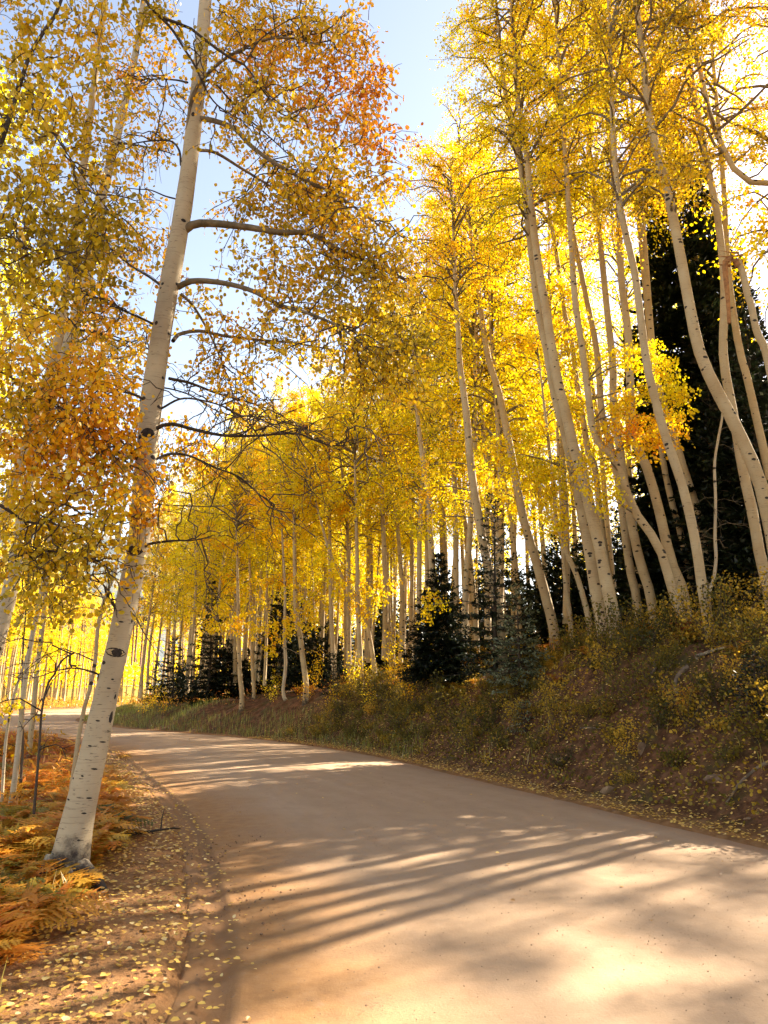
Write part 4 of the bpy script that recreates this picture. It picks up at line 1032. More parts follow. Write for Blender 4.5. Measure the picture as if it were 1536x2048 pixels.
# B: the pair of tall trunks behind the orange leaves
NB3 = []
for (px, py, rad, n_, t_) in [(60, 100, 60, 16, .5), (240, 60, 50, 20, .5), (200, 200, 50, 14, .55), (150, 300, 60, 14, .5), (260, 320, 40, 10, .6), (100, 640, 60, 24, .5), (200, 640, 50, 20, .55), (30, 700, 50, 18, .5), (180, 700, 50, 22, .58), (220, 780, 50, 20, .6), (40, 850, 50, 14, .5), (130, 870, 50, 20, .6), (60, 1220, 50, 14, .45), (210, 550, 40, 12, .5)]:
    NB3.append((px, py, rad, 9.2 + rb_.uniform(-.6, .8), int(n_ * 1.6), t_))
left_tree('tall aspen left of the big trunk, its pale stem showing again near the top', [(-45, 1430), (-20, 1330), (8, 1230), (33, 1120), (58, 980), (85, 850), (120, 740), (142, 670), (165, 590), (182, 510), (200, 410), (220, 330), (242, 240), (262, 150), (276, 80), (290, -20)], 42, 9.4, NB3, [([(165, 660), (200, 665), (250, 690), (300, 720)], 9.4, -.3, 5, 2, 10), ([(232, 285), (270, 290), (320, 300), (350, 310)], 9.4, -.4, 6, 2, 8)], 76, nsc=26, bark=M_BARKPALE)

def slim(name, label, pts, w, Y=None, seed=0, bark=M_BARK, br=12, leaves=8, tint=.45, nsc=14, H=None, tree_h=9, lo=.2, Ls=(.3, .9)):
    root, T_, R_, og_ = traced(name, label, pts, w, None, Y=Y, seed=seed, keep_top=H is None, H=H or 9, nsc=nsc, bark=bark, sides=9)
    r_ = np.random.default_rng(seed + 5)
    P, TP, LP = grow(r_, T_, r_.uniform(lo, 1, br), r_.uniform(*Ls, br), np.radians(r_.uniform(-15, 40, br)), 4, max(leaves, 1), .05)
    mb = MB(); mb.add(*tubes(P, np.full(P.shape[:2], .009) * np.linspace(1, .3, 7)[None], 4)); mb.add(*tubes(TP, np.full(TP.shape[:2], .004), 3))
    mb.build('branches', M_BARKDARK, root, True)
    if leaves:
        V, Q = leaf_geo(LP, .055 * r_.uniform(.7, 1.2, len(LP)), r_, True)
        MB().add(V, Q, 0, np.repeat(leaf_tint(LP, r_, tint, seed), 6)).build('crown', M_LEAF, root)
    return root
slim('aspen_tree', 'slim white aspen rising from the orange bracken at the left', [(18, 1640), (32, 1540), (42, 1440), (52, 1350), (65, 1270), (78, 1210), (95, 1100), (110, 1000), (125, 900)], 14, seed=81, bark=M_BARKPALE, H=10, br=20, leaves=14, tint=.5, lo=.5, nsc=30)
slim('aspen_sapling', 'bare crooked dark sapling in the orange bracken', [(65, 1678), (70, 1600), (76, 1530), (80, 1470), (84, 1420), (95, 1370), (108, 1350), (125, 1320), (150, 1305)], 7, seed=82, bark=M_BARKDARK, leaves=0, br=7, nsc=2, lo=.4)
slim('aspen_tree', 'thin spotted aspen leaning just behind the big trunk', [(133, 1640), (148, 1540), (158, 1470), (170, 1410), (182, 1370), (192, 1310), (196, 1250), (212, 1190), (232, 1140), (240, 1060)], 11, seed=83, H=9, leaves=4, br=14, nsc=30)
slim('aspen_sapling', 'thin pale sapling at the very left edge in the bracken', [(2, 1640), (6, 1560), (12, 1480), (22, 1420), (34, 1370), (48, 1330), (60, 1290)], 8, seed=84, bark=M_BARKPALE, H=7, leaves=10, tint=.5)
slim('aspen_sapling', 'dark thin sapling right beside the slim white aspen', [(39, 1600), (43, 1540), (46, 1470), (40, 1420), (44, 1390), (46, 1300)], 7, seed=85, bark=M_BARKDARK, H=5, leaves=4)
slim('aspen_tree', 'aspen with dark rings near the left edge behind the bracken', [(62, 1470), (68, 1410), (74, 1340), (82, 1280), (92, 1180), (100, 1080)], 13, Y=19, seed=86, H=13, leaves=16, br=30, tint=.5, nsc=20)

# ============================================================ spruces and firs
def spruce(name, label, x, y, H, rad, seed, dens=1.0, dead_low=0.0, tint=.45, group=None, tuft=.11, openness=1.0, r0=None, z=None, sunny=0.0):
    rng = np.random.default_rng(seed)
    root = thing(name, (x, y, hz(x, y) if z is None else z), label, 'tree', group)
    k = 10; zz = np.linspace(-.2, H, k); r0 = r0 or H * .011 + .015
    T_ = np.stack([.01 * H * np.sin(zz / H * 3 + seed), .008 * H * np.cos(zz / H * 2), zz], 1)
    mb = MB(); mb.add(*tubes(T_[None], (r0 * np.clip(1.02 - zz / H, .05, 1))[None], 8)); mb.build('trunk', M_BARKDARK, root, True)
    gap = .22 * openness * (H / 4) ** .45
    lev = np.arange(.12 * H * (1 if H < 6 else .35) + dead_low, H * .985, gap)
    azs = []; sts = []; Ls = []; els = []
    for lz in lev:
        f = 1 - lz / H
        n_ = max(4, int((5 + 4 * f) * dens))
        a0 = rng.uniform(0, 6.28)
        for j in range(n_):
            azs.append(a0 + 6.283 * j / n_ + rng.normal(0, .15)); sts.append((lz + rng.normal(0, gap * .2)) / (H + .2))
            Ls.append(rad * (f ** .8 * 1.0 + .04) * rng.uniform(.72, 1.12)); els.append(math.radians(-12 + 42 * (1 - f) + rng.normal(0, 5)))
    azs = np.array(azs); sts = np.clip(np.array(sts) + .2 / (H + .2), 0, 1); Ls = np.array(Ls); els = np.array(els)
    nb = len(azs); kk = 6
    st = interp_poly(T_[None], sts[None])[0]
    d = np.stack([np.cos(azs) * np.cos(els), np.sin(azs) * np.cos(els), np.sin(els)], 1)
    s = np.linspace(0, 1, kk)[None, :, None]; L = Ls[:, None, None]
    P = st[:, None] + d[:, None] * L * s; P[..., 2] += L[..., 0] * (.14 * s[..., 0] ** 2 - .10 * s[..., 0])
    mb = MB(); mb.add(*tubes(P, (.010 + .006 * Ls)[:, None] * np.linspace(1, .3, kk)[None], 3)); mb.build('branches', M_BARKDARK, root)
    nt_ = np.maximum(3, (Ls / .10 * dens).astype(int)); nt_ = np.minimum(nt_, 26)
    idx = np.repeat(np.arange(nb), nt_)
    tt = rng.uniform(.12, 1.0, len(idx))
    base = interp_poly(P[idx], tt[:, None])[:, 0]
    side = np.cross(d[idx], [0, 0, 1.0]); side = norm(side) * np.where(rng.random(len(idx)) < .5, -1, 1)[:, None]
    td = norm(d[idx] * .75 + side * rng.uniform(.3, 1.0, (len(idx), 1)) + rng.normal(0, .12, (len(idx), 3)))
    tl = (Ls[idx] * (1.15 - tt) * .42 + .07) * rng.uniform(.7, 1.15, len(idx))
    # every twig: several needle tufts, thin diamonds pointing out and forward
    nn = np.clip((tl / .032).astype(int), 4, 16)
    id2 = np.repeat(np.arange(len(idx)), nn)
    q = rng.uniform(0, 1, len(id2))
    C = base[id2] + td[id2] * (tl[id2] * q)[:, None]; C[:, 2] -= .10 * tl[id2] * q
    ax = norm(td[id2] * .9 + rng.normal(0, .42, (len(id2), 3)))
    S = tuft * rng.uniform(.7, 1.25, len(id2))
    nr = rng.normal(0, .5, (len(id2), 3)); nr[:, 2] += 1; nr = norm(nr - ax * np.sum(nr * ax, 1, keepdims=True)); sdv = np.cross(ax, nr)
    S_ = S[:, None]; w = .22 * S_
    V = np.stack([C, C + ax * S_ * .5 + sdv * w, C + ax * S_, C + ax * S_ * .5 - sdv * w], 1).reshape(-1, 3)
    Q = np.arange(len(id2))[:, None] * 4 + np.arange(4)[None]
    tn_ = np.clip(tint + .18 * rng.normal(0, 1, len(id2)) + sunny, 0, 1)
    MB().add(V, Q, 0, np.repeat(tn_, 4)).build('crown', M_NEEDLE, root)
    return root
def spx(px, py, Y): p = at(px, py, Y); return p[0], p[1]
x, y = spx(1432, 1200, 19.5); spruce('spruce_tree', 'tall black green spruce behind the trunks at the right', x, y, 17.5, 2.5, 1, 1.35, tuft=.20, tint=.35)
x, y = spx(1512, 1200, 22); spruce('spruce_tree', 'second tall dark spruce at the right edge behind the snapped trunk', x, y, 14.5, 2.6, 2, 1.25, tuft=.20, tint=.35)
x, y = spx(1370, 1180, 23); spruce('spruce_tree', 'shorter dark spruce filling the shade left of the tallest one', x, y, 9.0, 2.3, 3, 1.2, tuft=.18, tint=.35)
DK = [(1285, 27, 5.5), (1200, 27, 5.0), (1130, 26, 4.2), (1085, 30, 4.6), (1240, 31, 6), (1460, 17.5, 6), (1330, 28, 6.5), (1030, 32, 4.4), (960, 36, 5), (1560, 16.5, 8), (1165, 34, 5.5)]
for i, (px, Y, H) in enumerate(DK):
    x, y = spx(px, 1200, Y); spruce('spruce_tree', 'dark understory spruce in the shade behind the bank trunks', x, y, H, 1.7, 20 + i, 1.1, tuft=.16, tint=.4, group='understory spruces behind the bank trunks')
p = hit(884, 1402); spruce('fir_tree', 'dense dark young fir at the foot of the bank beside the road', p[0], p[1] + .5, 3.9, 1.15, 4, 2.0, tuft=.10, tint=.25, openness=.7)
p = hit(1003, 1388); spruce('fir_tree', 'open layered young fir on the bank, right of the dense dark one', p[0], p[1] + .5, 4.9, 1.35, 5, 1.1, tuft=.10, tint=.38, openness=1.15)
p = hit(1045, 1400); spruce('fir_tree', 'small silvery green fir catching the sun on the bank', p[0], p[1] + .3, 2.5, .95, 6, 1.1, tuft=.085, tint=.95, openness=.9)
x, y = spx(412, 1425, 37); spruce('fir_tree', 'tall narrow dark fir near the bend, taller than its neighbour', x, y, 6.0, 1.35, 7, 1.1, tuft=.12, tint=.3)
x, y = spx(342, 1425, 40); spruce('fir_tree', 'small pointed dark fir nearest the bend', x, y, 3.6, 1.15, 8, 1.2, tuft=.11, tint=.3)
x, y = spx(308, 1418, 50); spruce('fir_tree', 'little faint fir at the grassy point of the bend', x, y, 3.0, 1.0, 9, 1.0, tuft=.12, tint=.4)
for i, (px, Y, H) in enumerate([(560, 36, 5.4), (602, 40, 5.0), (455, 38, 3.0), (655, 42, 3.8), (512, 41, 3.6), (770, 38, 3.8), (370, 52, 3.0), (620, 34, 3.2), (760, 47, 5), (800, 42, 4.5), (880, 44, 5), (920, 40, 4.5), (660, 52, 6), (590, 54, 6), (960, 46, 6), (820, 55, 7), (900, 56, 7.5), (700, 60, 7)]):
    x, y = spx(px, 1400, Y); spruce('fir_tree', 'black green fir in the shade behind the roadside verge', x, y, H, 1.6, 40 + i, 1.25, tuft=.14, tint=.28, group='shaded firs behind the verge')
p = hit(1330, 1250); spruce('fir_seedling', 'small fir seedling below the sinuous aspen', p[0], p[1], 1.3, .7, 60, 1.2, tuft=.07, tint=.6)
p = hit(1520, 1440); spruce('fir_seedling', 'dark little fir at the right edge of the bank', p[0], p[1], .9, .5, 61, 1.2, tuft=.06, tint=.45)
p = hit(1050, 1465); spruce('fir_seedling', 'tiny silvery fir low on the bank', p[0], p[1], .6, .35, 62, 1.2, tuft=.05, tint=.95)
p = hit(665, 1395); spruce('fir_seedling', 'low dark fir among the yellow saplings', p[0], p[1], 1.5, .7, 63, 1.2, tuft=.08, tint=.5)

# ============================================================ undergrowth
def surf(n, box, keep, rng, lift=0.0):
    x = rng.uniform(box[0], box[1], n); y = rng.uniform(box[2], box[3], n)
    z, dr, dl = terrain(x, y, True)
    k = keep(x, y, dr, dl, rng)
    P = np.stack([x, y, z + lift], 1)[k]
    e = .05
    gx_ = (terrain(P[:, 0] + e, P[:, 1]) - terrain(P[:, 0] - e, P[:, 1])) / (2 * e); gy_ = (terrain(P[:, 0], P[:, 1] + e) - terrain(P[:, 0], P[:, 1] - e)) / (2 * e)
    nr = norm(np.stack([-gx_, -gy_, np.ones(len(P))], 1))
    return P, nr, dr[k], dl[k]

def fern_mesh(rng, nf, L, tint, name='fern'):
    V = []; Q = []; tt = []
    off = 0
    for j in range(nf):
        a = rng.uniform(0, 6.28); el = rng.uniform(.75, 1.38); l = L * rng.uniform(.7, 1.15)
        k = 15; s = np.linspace(0, 1, k)
        hx_ = l * s * math.cos(el) * (1 + .35 * s); hz_ = l * (math.sin(el) * s - .42 * s ** 2.6)
        rach = np.stack([hx_ * math.cos(a), hx_ * math.sin(a), hz_], 1)
        tg = norm(np.gradient(rach, axis=0)); sdv = norm(np.cross(tg, [0, 0, 1.0]))
        tf = np.clip(tint + rng.normal(0, .12), 0, 1)
        for i in range(2, k):
            w = l * .34 * math.sin(math.pi * (1 - (i / k)) ** .8 * .93) * rng.uniform(.85, 1.1) + .01
            for sg in (-1, 1):
                d = norm(sdv[i] * sg + tg[i] * .45 + np.array([0, 0, -.18]) + rng.normal(0, .07, 3))
                p = np.cross(d, np.array([0, 0, 1.0])); p = norm(p)
                m_ = 4
                for u_ in range(m_):   # lobes of a pinna
                    c = rach[i] + d * w * (u_ / m_); ln = w / m_ * 1.35; hw = .020 * l / .6 * (1 - u_ / m_ * .8) + .004
                    V += [c, c + d * ln * .35 + p * hw + [0, 0, rng.normal(0, .004)], c + d * ln, c + d * ln * .35 - p * hw]
                    Q.append([off, off + 1, off + 2, off + 3]); off += 4; tt += [tf] * 4
        w = .003
        for i in range(k - 1):
            V += [rach[i] - sdv[i] * w, rach[i] + sdv[i] * w, rach[i + 1] + sdv[i] * w, rach[i + 1] - sdv[i] * w]
            Q.append([off, off + 1, off + 2, off + 3]); off += 4; tt += [tf] * 4
    mb = MB(); mb.add(V, Q, 0, np.array(tt))
    return mb.build(name, M_FERN)
FERNS = [fern_mesh(np.random.default_rng(300 + i), 9, .62, .55) for i in range(5)]
for f in FERNS: f.hide_render = False
fused = set()
def place_fern(x, y, s, col, label, group, rz):
    k = int(rngf.integers(0, 5))
    f = FERNS[k]
    if k in fused: f = f.copy(); COL.objects.link(f)
    fused.add(k)
    f.location = (x, y, hz(x, y) - .03); f.scale = (s, s, s * rngf.uniform(.8, 1.15)); f.rotation_euler = (rngf.normal(0, .1), rngf.normal(0, .1), rz)
    f.color = (col, .5, .5, 1)
    tag(f, label, 'fern', group)
rngf = np.random.default_rng(12)
def fern_area(n, xr, yr, cond, mind, srange, col, label, group):
    pts = scatter(n, lambda r: (r.uniform(*xr), r.uniform(*yr)), cond, mind, rngf, 60)
    for (x, y) in pts:
        place_fern(x, y, rngf.uniform(*srange), float(np.clip(col + rngf.normal(0, .2), 0, 1)), label, group, rngf.uniform(0, 6.28))
def condL(x, y):
    dr, dl = sd(x, y)
    return (1.15 if y < 7.2 else .8) < dl < 9 and x / y > -.62 and (x - og[0]) ** 2 + (y - og[1]) ** 2 > .2
fern_area(110, (-6.5, -2.2), (4.4, 11), condL, .28, (.75, 1.1), .48, 'yellow bracken fern below the road edge near the big trunk', 'bracken ferns near the big trunk')
for (px, py, sc_, cl) in [(128, 1792, .45, .6), (150, 1785, .4, .75), (168, 1768, .4, .5), (172, 1745, .45, .35), (118, 1800, .75, .45), (85, 1795, .8, .5), (60, 1770, .9, .42), (30, 1800, .9, .5), (95, 1830, .6, .6), (20, 1860, .8, .55), (60, 1850, .6, .66), (10, 1910, .6, .6), (185, 1700, .7, .62), (200, 1660, .8, .55), (205, 1610, .8, .5), (215, 1560, .8, .45), (230, 1620, .7, .58), (180, 1740, .5, .7), (245, 1570, .7, .5), (240, 1520, .7, .48)]:
    p = hit(px, py); place_fern(p[0], p[1], sc_, cl, 'golden bracken fern growing round the foot of the big trunk', 'bracken ferns round the foot of the big trunk', rngf.uniform(0, 6.28))
fern_area(120, (-15, -4), (11, 26), condL, .50, (.8, 1.25), .60, 'orange bracken fern on the slope down from the road', 'orange bracken ferns on the left slope')
def condR(x, y):
    dr, dl = sd(x, y); return 3.0 < dr < 9 and x / y < .6
fern_area(60, (-8, 13), (11, 34), condR, .5, (.7, 1.1), .62, 'rusty bracken fern under the trunks on top of the bank', 'bracken ferns on top of the bank')
def condB(x, y):
    dr, dl = sd(x, y); return 1.5 < dr < 3.4 and x / y < .56
fern_area(26, (-1, 7.5), (8.5, 21), condB, .5, (.4, .75), .36, 'olive brown fern growing on the face of the bank', 'ferns on the bank face')

# leafy low bushes and yellow seedlings
def bush(seed, H, rad, nst, lsize, mat, nl=9):
    rng = np.random.default_rng(seed)
    root = thing('bush', (0, 0, 0), None, None)
    a = rng.uniform(0, 6.28, nst); k = 6; s = np.linspace(0, 1, k)[None, :, None]
    d = np.stack([np.cos(a) * rad * rng.uniform(.3, 1, nst), np.sin(a) * rad * rng.uniform(.3, 1, nst), H * rng.uniform(.6, 1.1, nst)], 1)
    P = d[:, None] * s * np.array([1, 1, 1.0]); P += np.cumsum(rng.normal(0, .03, (nst, k, 3)), 1) * H
    P[:, 0] *= .2
    mb = MB(); mb.add(*tubes(P, np.full((nst, k), .006) * np.linspace(1, .4, k)[None], 4)); mb.build('stems', M_TWIG, root)
    q = rng.uniform(.25, 1.05, (nst, nl * 3)); LP = (interp_poly(P, q) + rng.normal(0, rad * .16, (nst, nl * 3, 3))).reshape(-1, 3)
    V, Q = leaf_geo(LP, lsize * rng.uniform(.6, 1.2, len(LP)), rng, True, .1)
    MB().add(V, Q, 0, np.repeat(leaf_tint(LP, rng, .5, seed, .12, .08, .5), 6)).build('leaves', mat, root)
    return root, children(root)
BUSH = [bush(400, 1.5, .5, 9, .055, M_LEAF, 10), bush(401, 1.1, .45, 8, .05, M_LEAF, 9), bush(402, .8, .5, 14, .045, M_GREEN, 10), bush(403, .55, .45, 16, .04, M_GREEN, 10), bush(404, .3, .3, 14, .035, M_GREEN, 9)]
bused = set()
def place_bush(k, x, y, s, col, label, group):
    root, kids = BUSH[k]; loc = (x, y, hz(x, y) - .02); rz = rngf.uniform(0, 6.28)
    if k not in bused:
        bused.add(k); r = root; r.location = loc; r.rotation_euler = (0, 0, rz); r.scale = (s, s, s)
        for c in kids: c.color = (col, .5, .5, 1)
    else: r = dup(root, kids, loc, rz, (s, s), col)
    tag(r, label, 'bush', group)
for (px, py, k, s, col) in [(600, 1385, 0, 1.3, .5), (630, 1380, 0, 1.1, .55), (612, 1410, 1, 1.0, .6), (560, 1385, 1, 1.0, .5), (700, 1400, 0, 1.0, .5), (715, 1385, 1, 1.1, .45), (785, 1370, 0, 1.25, .52), (795, 1395, 1, 1.1, .62), (740, 1425, 1, .8, .5), (665, 1420, 1, .8, .55), (540, 1410, 1, .9, .4), (820, 1410, 1, .8, .6), (300, 1425, 1, 1.2, .55), (330, 1432, 1, 1.0, .6), (290, 1432, 1, 1.0, .5)]:
    p = hit(px, py)
    if p is not None: place_bush(k, p[0], p[1], s, col, 'yellow leaved young bush on the verge in front of the stand', 'yellow bushes on the verge')
pts = scatter(190, lambda r: (r.uniform(-6, 8), r.uniform(7, 27)), lambda x, y: .7 < sd(x, y)[0] < 4.2 and x / y < .56, .33, rngf, 80)
for (x, y) in pts:
    k = int(rngf.choice([2, 3, 4, 3, 4])); place_bush(k, x, y, rngf.uniform(.7, 1.2), float(np.clip(rngf.normal(.40, .18), .05, .95)), 'low olive green shrub on the face of the bank', 'low shrubs on the bank')
for (px, py, k, s, col) in [(1475, 1375, 3, .8, .75), (1500, 1400, 4, 1.0, .8), (1490, 1250, 2, 1.1, .6), (1520, 1230, 2, 1.1, .75), (1440, 1300, 3, 1.0, .6)]:
    p = hit(px, py)
    if p is not None: place_bush(k, p[0], p[1], s, col, 'bright yellow leaved shrub high on the right end of the bank', 'yellow shrubs at the right end of the bank')

# ground cover as one mass: low leaves on the bank
rg = np.random.default_rng(21)
P, nr, dr, dl = surf(88000, (-6, 10, 5, 27), lambda x, y, dr, dl, r: (dr > .45) & (dr < 9) & (x / y < .62) & (noise3(np.stack([x, y, 0 * x], 1), .9, 31) > r.uniform(-1.1, .5, len(x))), rg)
P = P + nr * rg.uniform(.0, .16, (len(P), 1))
V, Q = leaf_geo(P, rg.uniform(.03, .065, len(P)), rg, True, -.4)
tn = np.clip(.42 + .25 * noise3(P, 1.3, 33) + rg.normal(0, .1, len(P)), 0, 1)
tag(MB().add(V, Q, 0, np.repeat(tn, 6)).build('ground_cover', M_GREEN), kind='stuff')
# fallen leaves
def keep_lit(x, y, dr, dl, r):
    pr = np.where(dr > 0, np.where(dr < .45, .95, .38), np.where(dl > 0, np.where(dl < 2.0, .55, .12), 0))
    edge = (dl < 0) & (dl > -.35) & (dr < 0); pr = np.where(edge, .18, pr)
    return (r.random(len(x)) < pr)
P, nr, dr, dl = surf(170000, (-9, 10, 3, 28), keep_lit, rg, .012)
P = P + nr * (rg.uniform(0, .13, (len(P), 1)) * (dr > .5)[:, None])
P[:, 2] = np.where((dr < 0) & (dl < 0), .03, P[:, 2])
V, Q = leaf_geo(P + nr * rg.uniform(0, .02, (len(P), 1)), rg.uniform(.028, .05, len(P)), rg, True, 0, True, up=nr)
tn = np.clip(rg.normal(.62, .2, len(P)) - .12 * (dr > .6), 0, 1)
tag(MB().add(V, Q, 0, np.repeat(tn, 6)).build('fallen_leaves', M_LITTER), kind='stuff')
# thick drift of leaves near the camera on the left, and some on the road
P, nr, dr, dl = surf(26000, (-4.2, 0.2, 3, 10), lambda x, y, dr, dl, r: (dl > -.45) & (dl < 2.2) & (r.random(len(x)) < np.interp(dl, [-.45, -.1, .3, 1.0, 2.2], [.05, .10, .22, .5, .6])), rg, .012)
P[:, 2] = np.where(dl < 0, .022, P[:, 2])
P = P[rg.random(len(P)) < .6]
V, Q = leaf_geo(P, rg.uniform(.014, .036, len(P)), rg, True, 0, True)
tag(MB().add(V, Q, 0, np.repeat(np.clip(rg.normal(.62, .24, len(P)), 0, 1), 6)).build('leaf_drift', M_LITTER), kind='stuff')
P, nr, dr, dl = surf(900, (-8, 8, 3.2, 28), lambda x, y, dr, dl, r: (dl < -.3) & (dr < -.1) & (r.random(len(x)) < .32), rg)
P[:, 2] = .058
V, Q = leaf_geo(P, rg.uniform(.025, .045, len(P)), rg, True, 0, True)
tag(MB().add(V, Q, 0, np.repeat(np.clip(rg.normal(.5, .25, len(P)), 0, 1), 6)).build('road_leaves', M_LITTER), kind='stuff')
# loose crumbs of soil and pebbles
def pebbles(n, box, keep, name, mat, s0, s1, zroad=None):
    P, nr, dr, dl = surf(n, box, keep, rg)
    if zroad is not None: P[:, 2] = np.where((dr < 0) & (dl < 0), zroad, P[:, 2])
    s = rg.uniform(0, 1, len(P)) ** 3 * (s1 - s0) + s0
    o_ = np.array([[1, 0, 0], [0, 1, 0], [-1, 0, 0], [0, -1, 0], [0, 0, .8], [0, 0, -.8]], float)
    V = P[:, None] + (o_[None] * (1 + rg.normal(0, .2, (len(P), 6, 3)))) * s[:, None, None]
    t = np.array([[0, 1, 4], [1, 2, 4], [2, 3, 4], [3, 0, 4], [1, 0, 5], [2, 1, 5], [3, 2, 5], [0, 3, 5]])
    Q = (np.arange(len(P))[:, None, None] * 6 + t[None]).reshape(-1, 3)
    tag(MB().add(V.reshape(-1, 3), Q).build(name, mat), kind='stuff')
M_GRIT = flatmat('road_grit', (.19, .12, .07), (.36, .26, .17), 40)
M_SOIL = flatmat('soil_crumb', (.13, .07, .035), (.30, .17, .09), 30)
pebbles(9000, (-4, 1.2, 3, 9), lambda x, y, dr, dl, r: (dl > -1.6) & (dl < 2.0) & (noise3(np.stack([x, y * .4, 0 * x], 1), .5, 41) > r.uniform(-.2, 1, len(x))), 'soil_crumbs', M_SOIL, .003, .014, .025)
pebbles(16000, (-5, 6, 3.5, 14), lambda x, y, dr, dl, r: (dl < -.1) & (dr < -.1) & (noise3(np.stack([x, y * .3, 0 * x], 1), .9, 42) > r.uniform(-1, 1.2, len(x))), 'road_gravel', M_GRIT, .002, .006, .052)
pebbles(7000, (-8, 10, 5, 30), lambda x, y, dr, dl, r: (dr > -.1) & (dr < 3) & (r.random(len(x)) < .5), 'bank_gravel', M_SOIL, .008, .045, .02)
# grass
def grass(n, box, keep, name, h0, h1, t0):
    P, nr, dr, dl = surf(n, box, keep, rg)
    a = rg.uniform(0, 6.28, len(P)); h = rg.uniform(h0, h1, len(P))[:, None]
    d = np.stack([np.cos(a), np.sin(a), 0 * a], 1); w = np.stack([-np.sin(a), np.cos(a), 0 * a], 1) * .0045
    ln = rg.uniform(.1, .5, (len(P), 1)); up = np.array([0, 0, 1.0])
    mid = P + up * h * .6 + d * h * ln * .35; tip = P + up * h * (1 - .25 * ln) + d * h * ln
    V = np.stack([P - w * 1.2, P + w * 1.2, mid + w, mid - w, tip + w * .2, tip - w * .2], 1)
    i = np.arange(len(P))[:, None] * 6
    Q = np.concatenate([i + np.array([[0, 1, 2, 3]]), i + np.array([[3, 2, 4, 5]])])
    tn = np.clip(rg.normal(t0, .15, len(P)), 0, 1)
    tag(MB().add(V.reshape(-1, 3), Q, 0, np.repeat(tn, 6)).build(name, M_GRASS), kind='stuff')
grass(130000, (-24, 1, 19, 62), lambda x, y, dr, dl, r: (dr > .15) & (dr < np.where(y > 34, 3.0, 1.7)) & (noise3(np.stack([x, y, 0 * x], 1), 1.2, 51) > r.uniform(-1.2, .6, len(x))), 'verge_grass', .12, .38, .38)
grass(12000, (-4, 8, 8, 20), lambda x, y, dr, dl, r: (dr > .6) & (dr < 4) & (noise3(np.stack([x, y, 0 * x], 1), .8, 52) > r.uniform(.1, .9, len(x))), 'bank_grass', .08, .28, .62)
grass(60000, (-9, -1.5, 4, 22), lambda x, y, dr, dl, r: (dl > .8) & (dl < 3) & (noise3(np.stack([x, y, 0 * x], 1), .8, 53) > r.uniform(0, .9, len(x))), 'shoulder_grass', .06, .28, .7)
# bracken mass further down the left slope, one would not count it
P, nr, dr, dl = surf(60000, (-45, -3, 9, 62), lambda x, y, dr, dl, r: (dl > .8) & (dr < 0) & (x / y > -.7) & (noise3(np.stack([x, y, 0 * x], 1), 1.5, 61) > r.uniform(-1, .8, len(x))), rg)
P = P + np.array([0, 0, 1]) * rg.uniform(.02, .45, (len(P), 1))
V, Q = leaf_geo(P, rg.uniform(.08, .2, len(P)), rg, False, -.2, aspect=.28)
tag(MB().add(V, Q, 0, np.repeat(np.clip(.55 + .25 * noise3(P, 1.2, 62) + rg.normal(0, .1, len(P)), 0, 1), 4)).build('bracken_cover', M_FERN), kind='stuff')
P, nr, dr, dl = surf(70000, (-35, 30, 14, 75), lambda x, y, dr, dl, r: (dr > 2.6) & (x / y < .65) & (x / y > -.5) & (noise3(np.stack([x, y, 0 * x], 1), 1.5, 63) > r.uniform(-1, .8, len(x))), rg)
P = P + np.array([0, 0, 1]) * rg.uniform(.02, .5, (len(P), 1))
V, Q = leaf_geo(P, rg.uniform(.08, .18, len(P)), rg, False, -.2, aspect=.3)
tag(MB().add(V, Q, 0, np.repeat(np.clip(.6 + .25 * noise3(P, 1.5, 64) + rg.normal(0, .12, len(P)), 0, 1), 4)).build('undergrowth', M_FERN), kind='stuff')

P, nr, dr, dl = surf(60000, (-90, 0, 50, 190), lambda x, y, dr, dl, r: ((dl > .5) | (dr > .8)) & (x / y > -.7) & (noise3(np.stack([x, y, 0 * x], 1), 4, 66) > r.uniform(-1.5, .6, len(x))), rg)
P = P + np.array([0, 0, 1]) * rg.uniform(.02, 1.0, (len(P), 1)) ** 2 * 1.2
V, Q = leaf_geo(P, rg.uniform(.15, .32, len(P)), rg, False, -.2, aspect=.4)
tag(MB().add(V, Q, 0, np.repeat(np.clip(.45 + .2 * noise3(P, 6, 67) + rg.normal(0, .1, len(P)), 0, 1), 4)).build('distant_undergrowth', M_FERN), kind='stuff')

# ============================================================ rocks, roots, fallen wood
def rock(label, px, py, size, seed, sq=(1, .8, .7)):
    p = hit(px, py)
    if p is None: return
    rng = np.random.default_rng(seed)
    import bmesh
    bm = bmesh.new(); bmesh.ops.create_icosphere(bm, subdivisions=3, radius=1)
    for v in bm.verts:
        c = np.array(v.co); c2 = np.sign(c) * np.abs(c) ** .8
        rc = np.random.default_rng(seed + 50)
        for _k in range(9):         # broken faces
            fn_ = norm(rc.normal(0, 1, 3)); fd = rc.uniform(.55, .85); e_ = float(c2 @ fn_) - fd
            if e_ > 0: c2 = c2 - fn_ * e_
        c2 = c2 * (1 + .10 * noise3(c[None] + seed, .9, seed)[0] + .04 * noise3(c[None] + seed, .25, seed)[0])
        v.co = Vector(c2 * size * np.array(sq))
    me = bpy.data.meshes.new('rock'); bm.to_mesh(me); bm.free(); me.materials.append(M_ROCK)
    attr(me, 'tint', np.zeros(len(me.vertices)))
    o = bpy.data.objects.new('rock', me); COL.objects.link(o)
    o.location = (p[0], p[1], p[2] + size * .02); o.rotation_euler = (rng.uniform(-.3, .3), rng.uniform(-.3, .3), rng.uniform(0, 6))
    tag(o, label, 'rock')
rock('tan block of stone halfway up the bank', 1283, 1502, .13, 1, (.8, .7, 1))
rock('pale rounded stone higher on the bank right of the tan block', 1386, 1462, .10, 2)
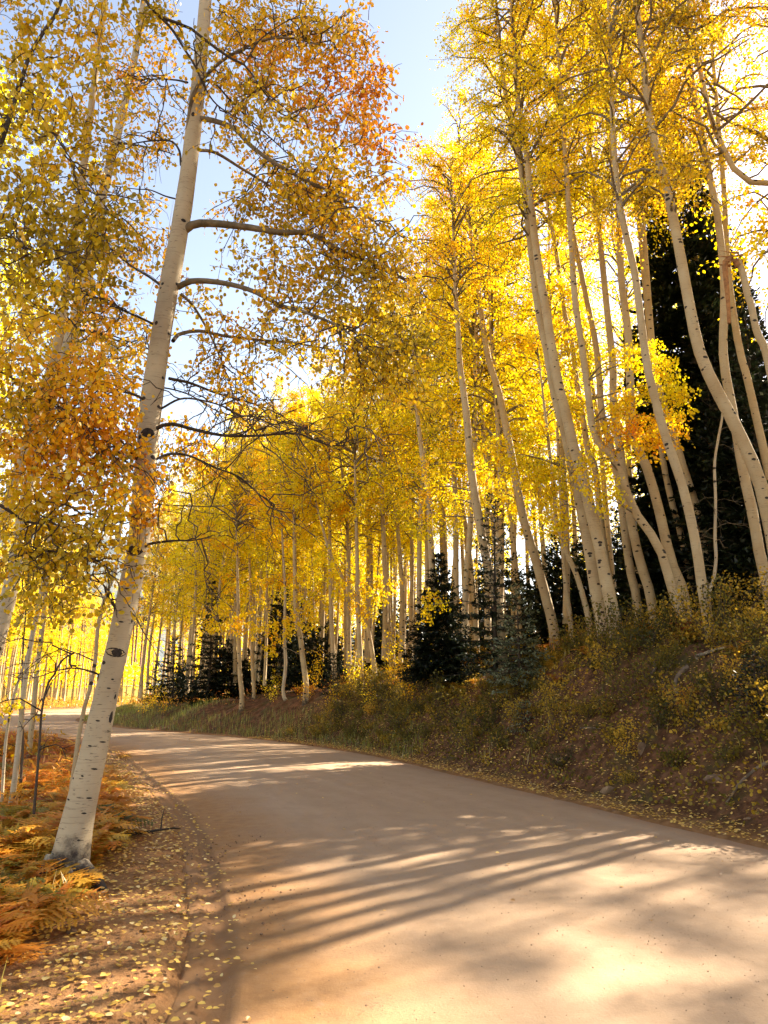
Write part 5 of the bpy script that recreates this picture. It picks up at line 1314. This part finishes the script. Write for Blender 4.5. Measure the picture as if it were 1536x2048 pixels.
rock('broad brown stone at the foot of the bank', 1215, 1583, .14, 3, (1.2, .8, .6))
rock('flat reddish slab in the soil at the right edge of the bank', 1445, 1560, .17, 4, (1.3, .7, .45))
rock('small half buried stone beside the big trunk', 142, 1866, .05, 5)
rock('small flat stone in the leaves at the lower left', 70, 1920, .06, 6, (1.3, 1, .5))
rock('grey stone low on the bank left of the brown one', 1120, 1520, .10, 7)
rock('small stone at the right edge by the road', 1500, 1640, .08, 8)
def stick(name, label, pts, r0, seed, mat=M_ROOT, lift=.04, cat='fallen branch', group=None, twigs=0, span=None):
    Wp = []
    for q, (a, b) in enumerate(pts):
        p = hit(a, b)
        if p is not None: Wp.append(p + np.array([0, -.03, lift]))
    Wp = np.array(Wp); Pp = smooth_path(Wp, 24); o_ = Pp[0].copy(); rng = np.random.default_rng(seed)
    Rp = np.linspace(r0, r0 * .35, 24) * (1 + rng.normal(0, .06, 24))
    mb = MB(); mb.add(*tubes((Pp - o_)[None], Rp[None], 8))
    if twigs:
        ts = rng.uniform(.2, 1, twigs); st = interp_poly((Pp - o_)[None], ts[None])[0]
        en = st + rng.normal(0, .14, (twigs, 3)) + [0, 0, .1]
        mb.add(*tubes(np.stack([st, (st + en) / 2 + rng.normal(0, .02, (twigs, 3)), en], 1), np.array([[r0 * .4, r0 * .3, r0 * .12]]) * np.ones((twigs, 1)), 4))
    ob = mb.build(name, mat, None, True); ob.location = [float(c) for c in o_]
    tag(ob, label, cat, group)
stick('fallen_branch', 'dark stick lying on the leaves right of the big trunk', [(232, 1680), (270, 1672), (310, 1666), (350, 1660)], .022, 1, M_BARKDARK, .03, twigs=5)
stick('fallen_branch', 'short pale twig near the foot of the big trunk', [(205, 1696), (225, 1698), (250, 1694)], .014, 2, M_ROOT, .02, twigs=2)
stick('fallen_branch', 'pale fallen pole on the upper bank below the tagged aspen', [(1392, 1322), (1410, 1315), (1430, 1308), (1450, 1302)], .045, 3, M_BARKPALE, .06)
stick('root', 'long thin root curving across the soil at the right edge', [(1536, 1530), (1510, 1545), (1480, 1570), (1460, 1600), (1450, 1612)], .028, 4, M_ROOT, .04, 'root')
stick('root', 'thick looping root hanging out of the bank below the sinuous aspen', [(1375, 1340), (1362, 1350), (1352, 1365), (1350, 1385), (1356, 1395)], .05, 5, M_ROOT, .05, 'root')
stick('root', 'hooked root left of the thick looping one', [(1300, 1325), (1310, 1335), (1306, 1350), (1290, 1360), (1275, 1368)], .035, 6, M_ROOT, .05, 'root')
stick('root', 'straight root slanting down the bank below the looping one', [(1345, 1395), (1330, 1410), (1315, 1425), (1300, 1432)], .035, 7, M_ROOT, .04, 'root')
stick('fallen_branch', 'bleached twig poking out of the lower bank', [(1160, 1462), (1180, 1461), (1200, 1463)], .016, 8, M_BARKPALE, .05)
stick('fallen_branch', 'curved dead bough lying on the verge below the yellow bushes', [(752, 1400), (775, 1407), (800, 1402), (812, 1392)], .04, 9, M_BARKDARK, .10)
stick('fallen_branch', 'thin leaning stick left of the dense roadside fir', [(800, 1425), (812, 1412), (822, 1398)], .02, 10, M_BARKDARK, .12)

n_img = sum(1 for o in bpy.data.objects if o.parent is None)
print('top-level', n_img, 'aspens', len(ptsA), len(ptsS), len(ptsF), len(ptsL))
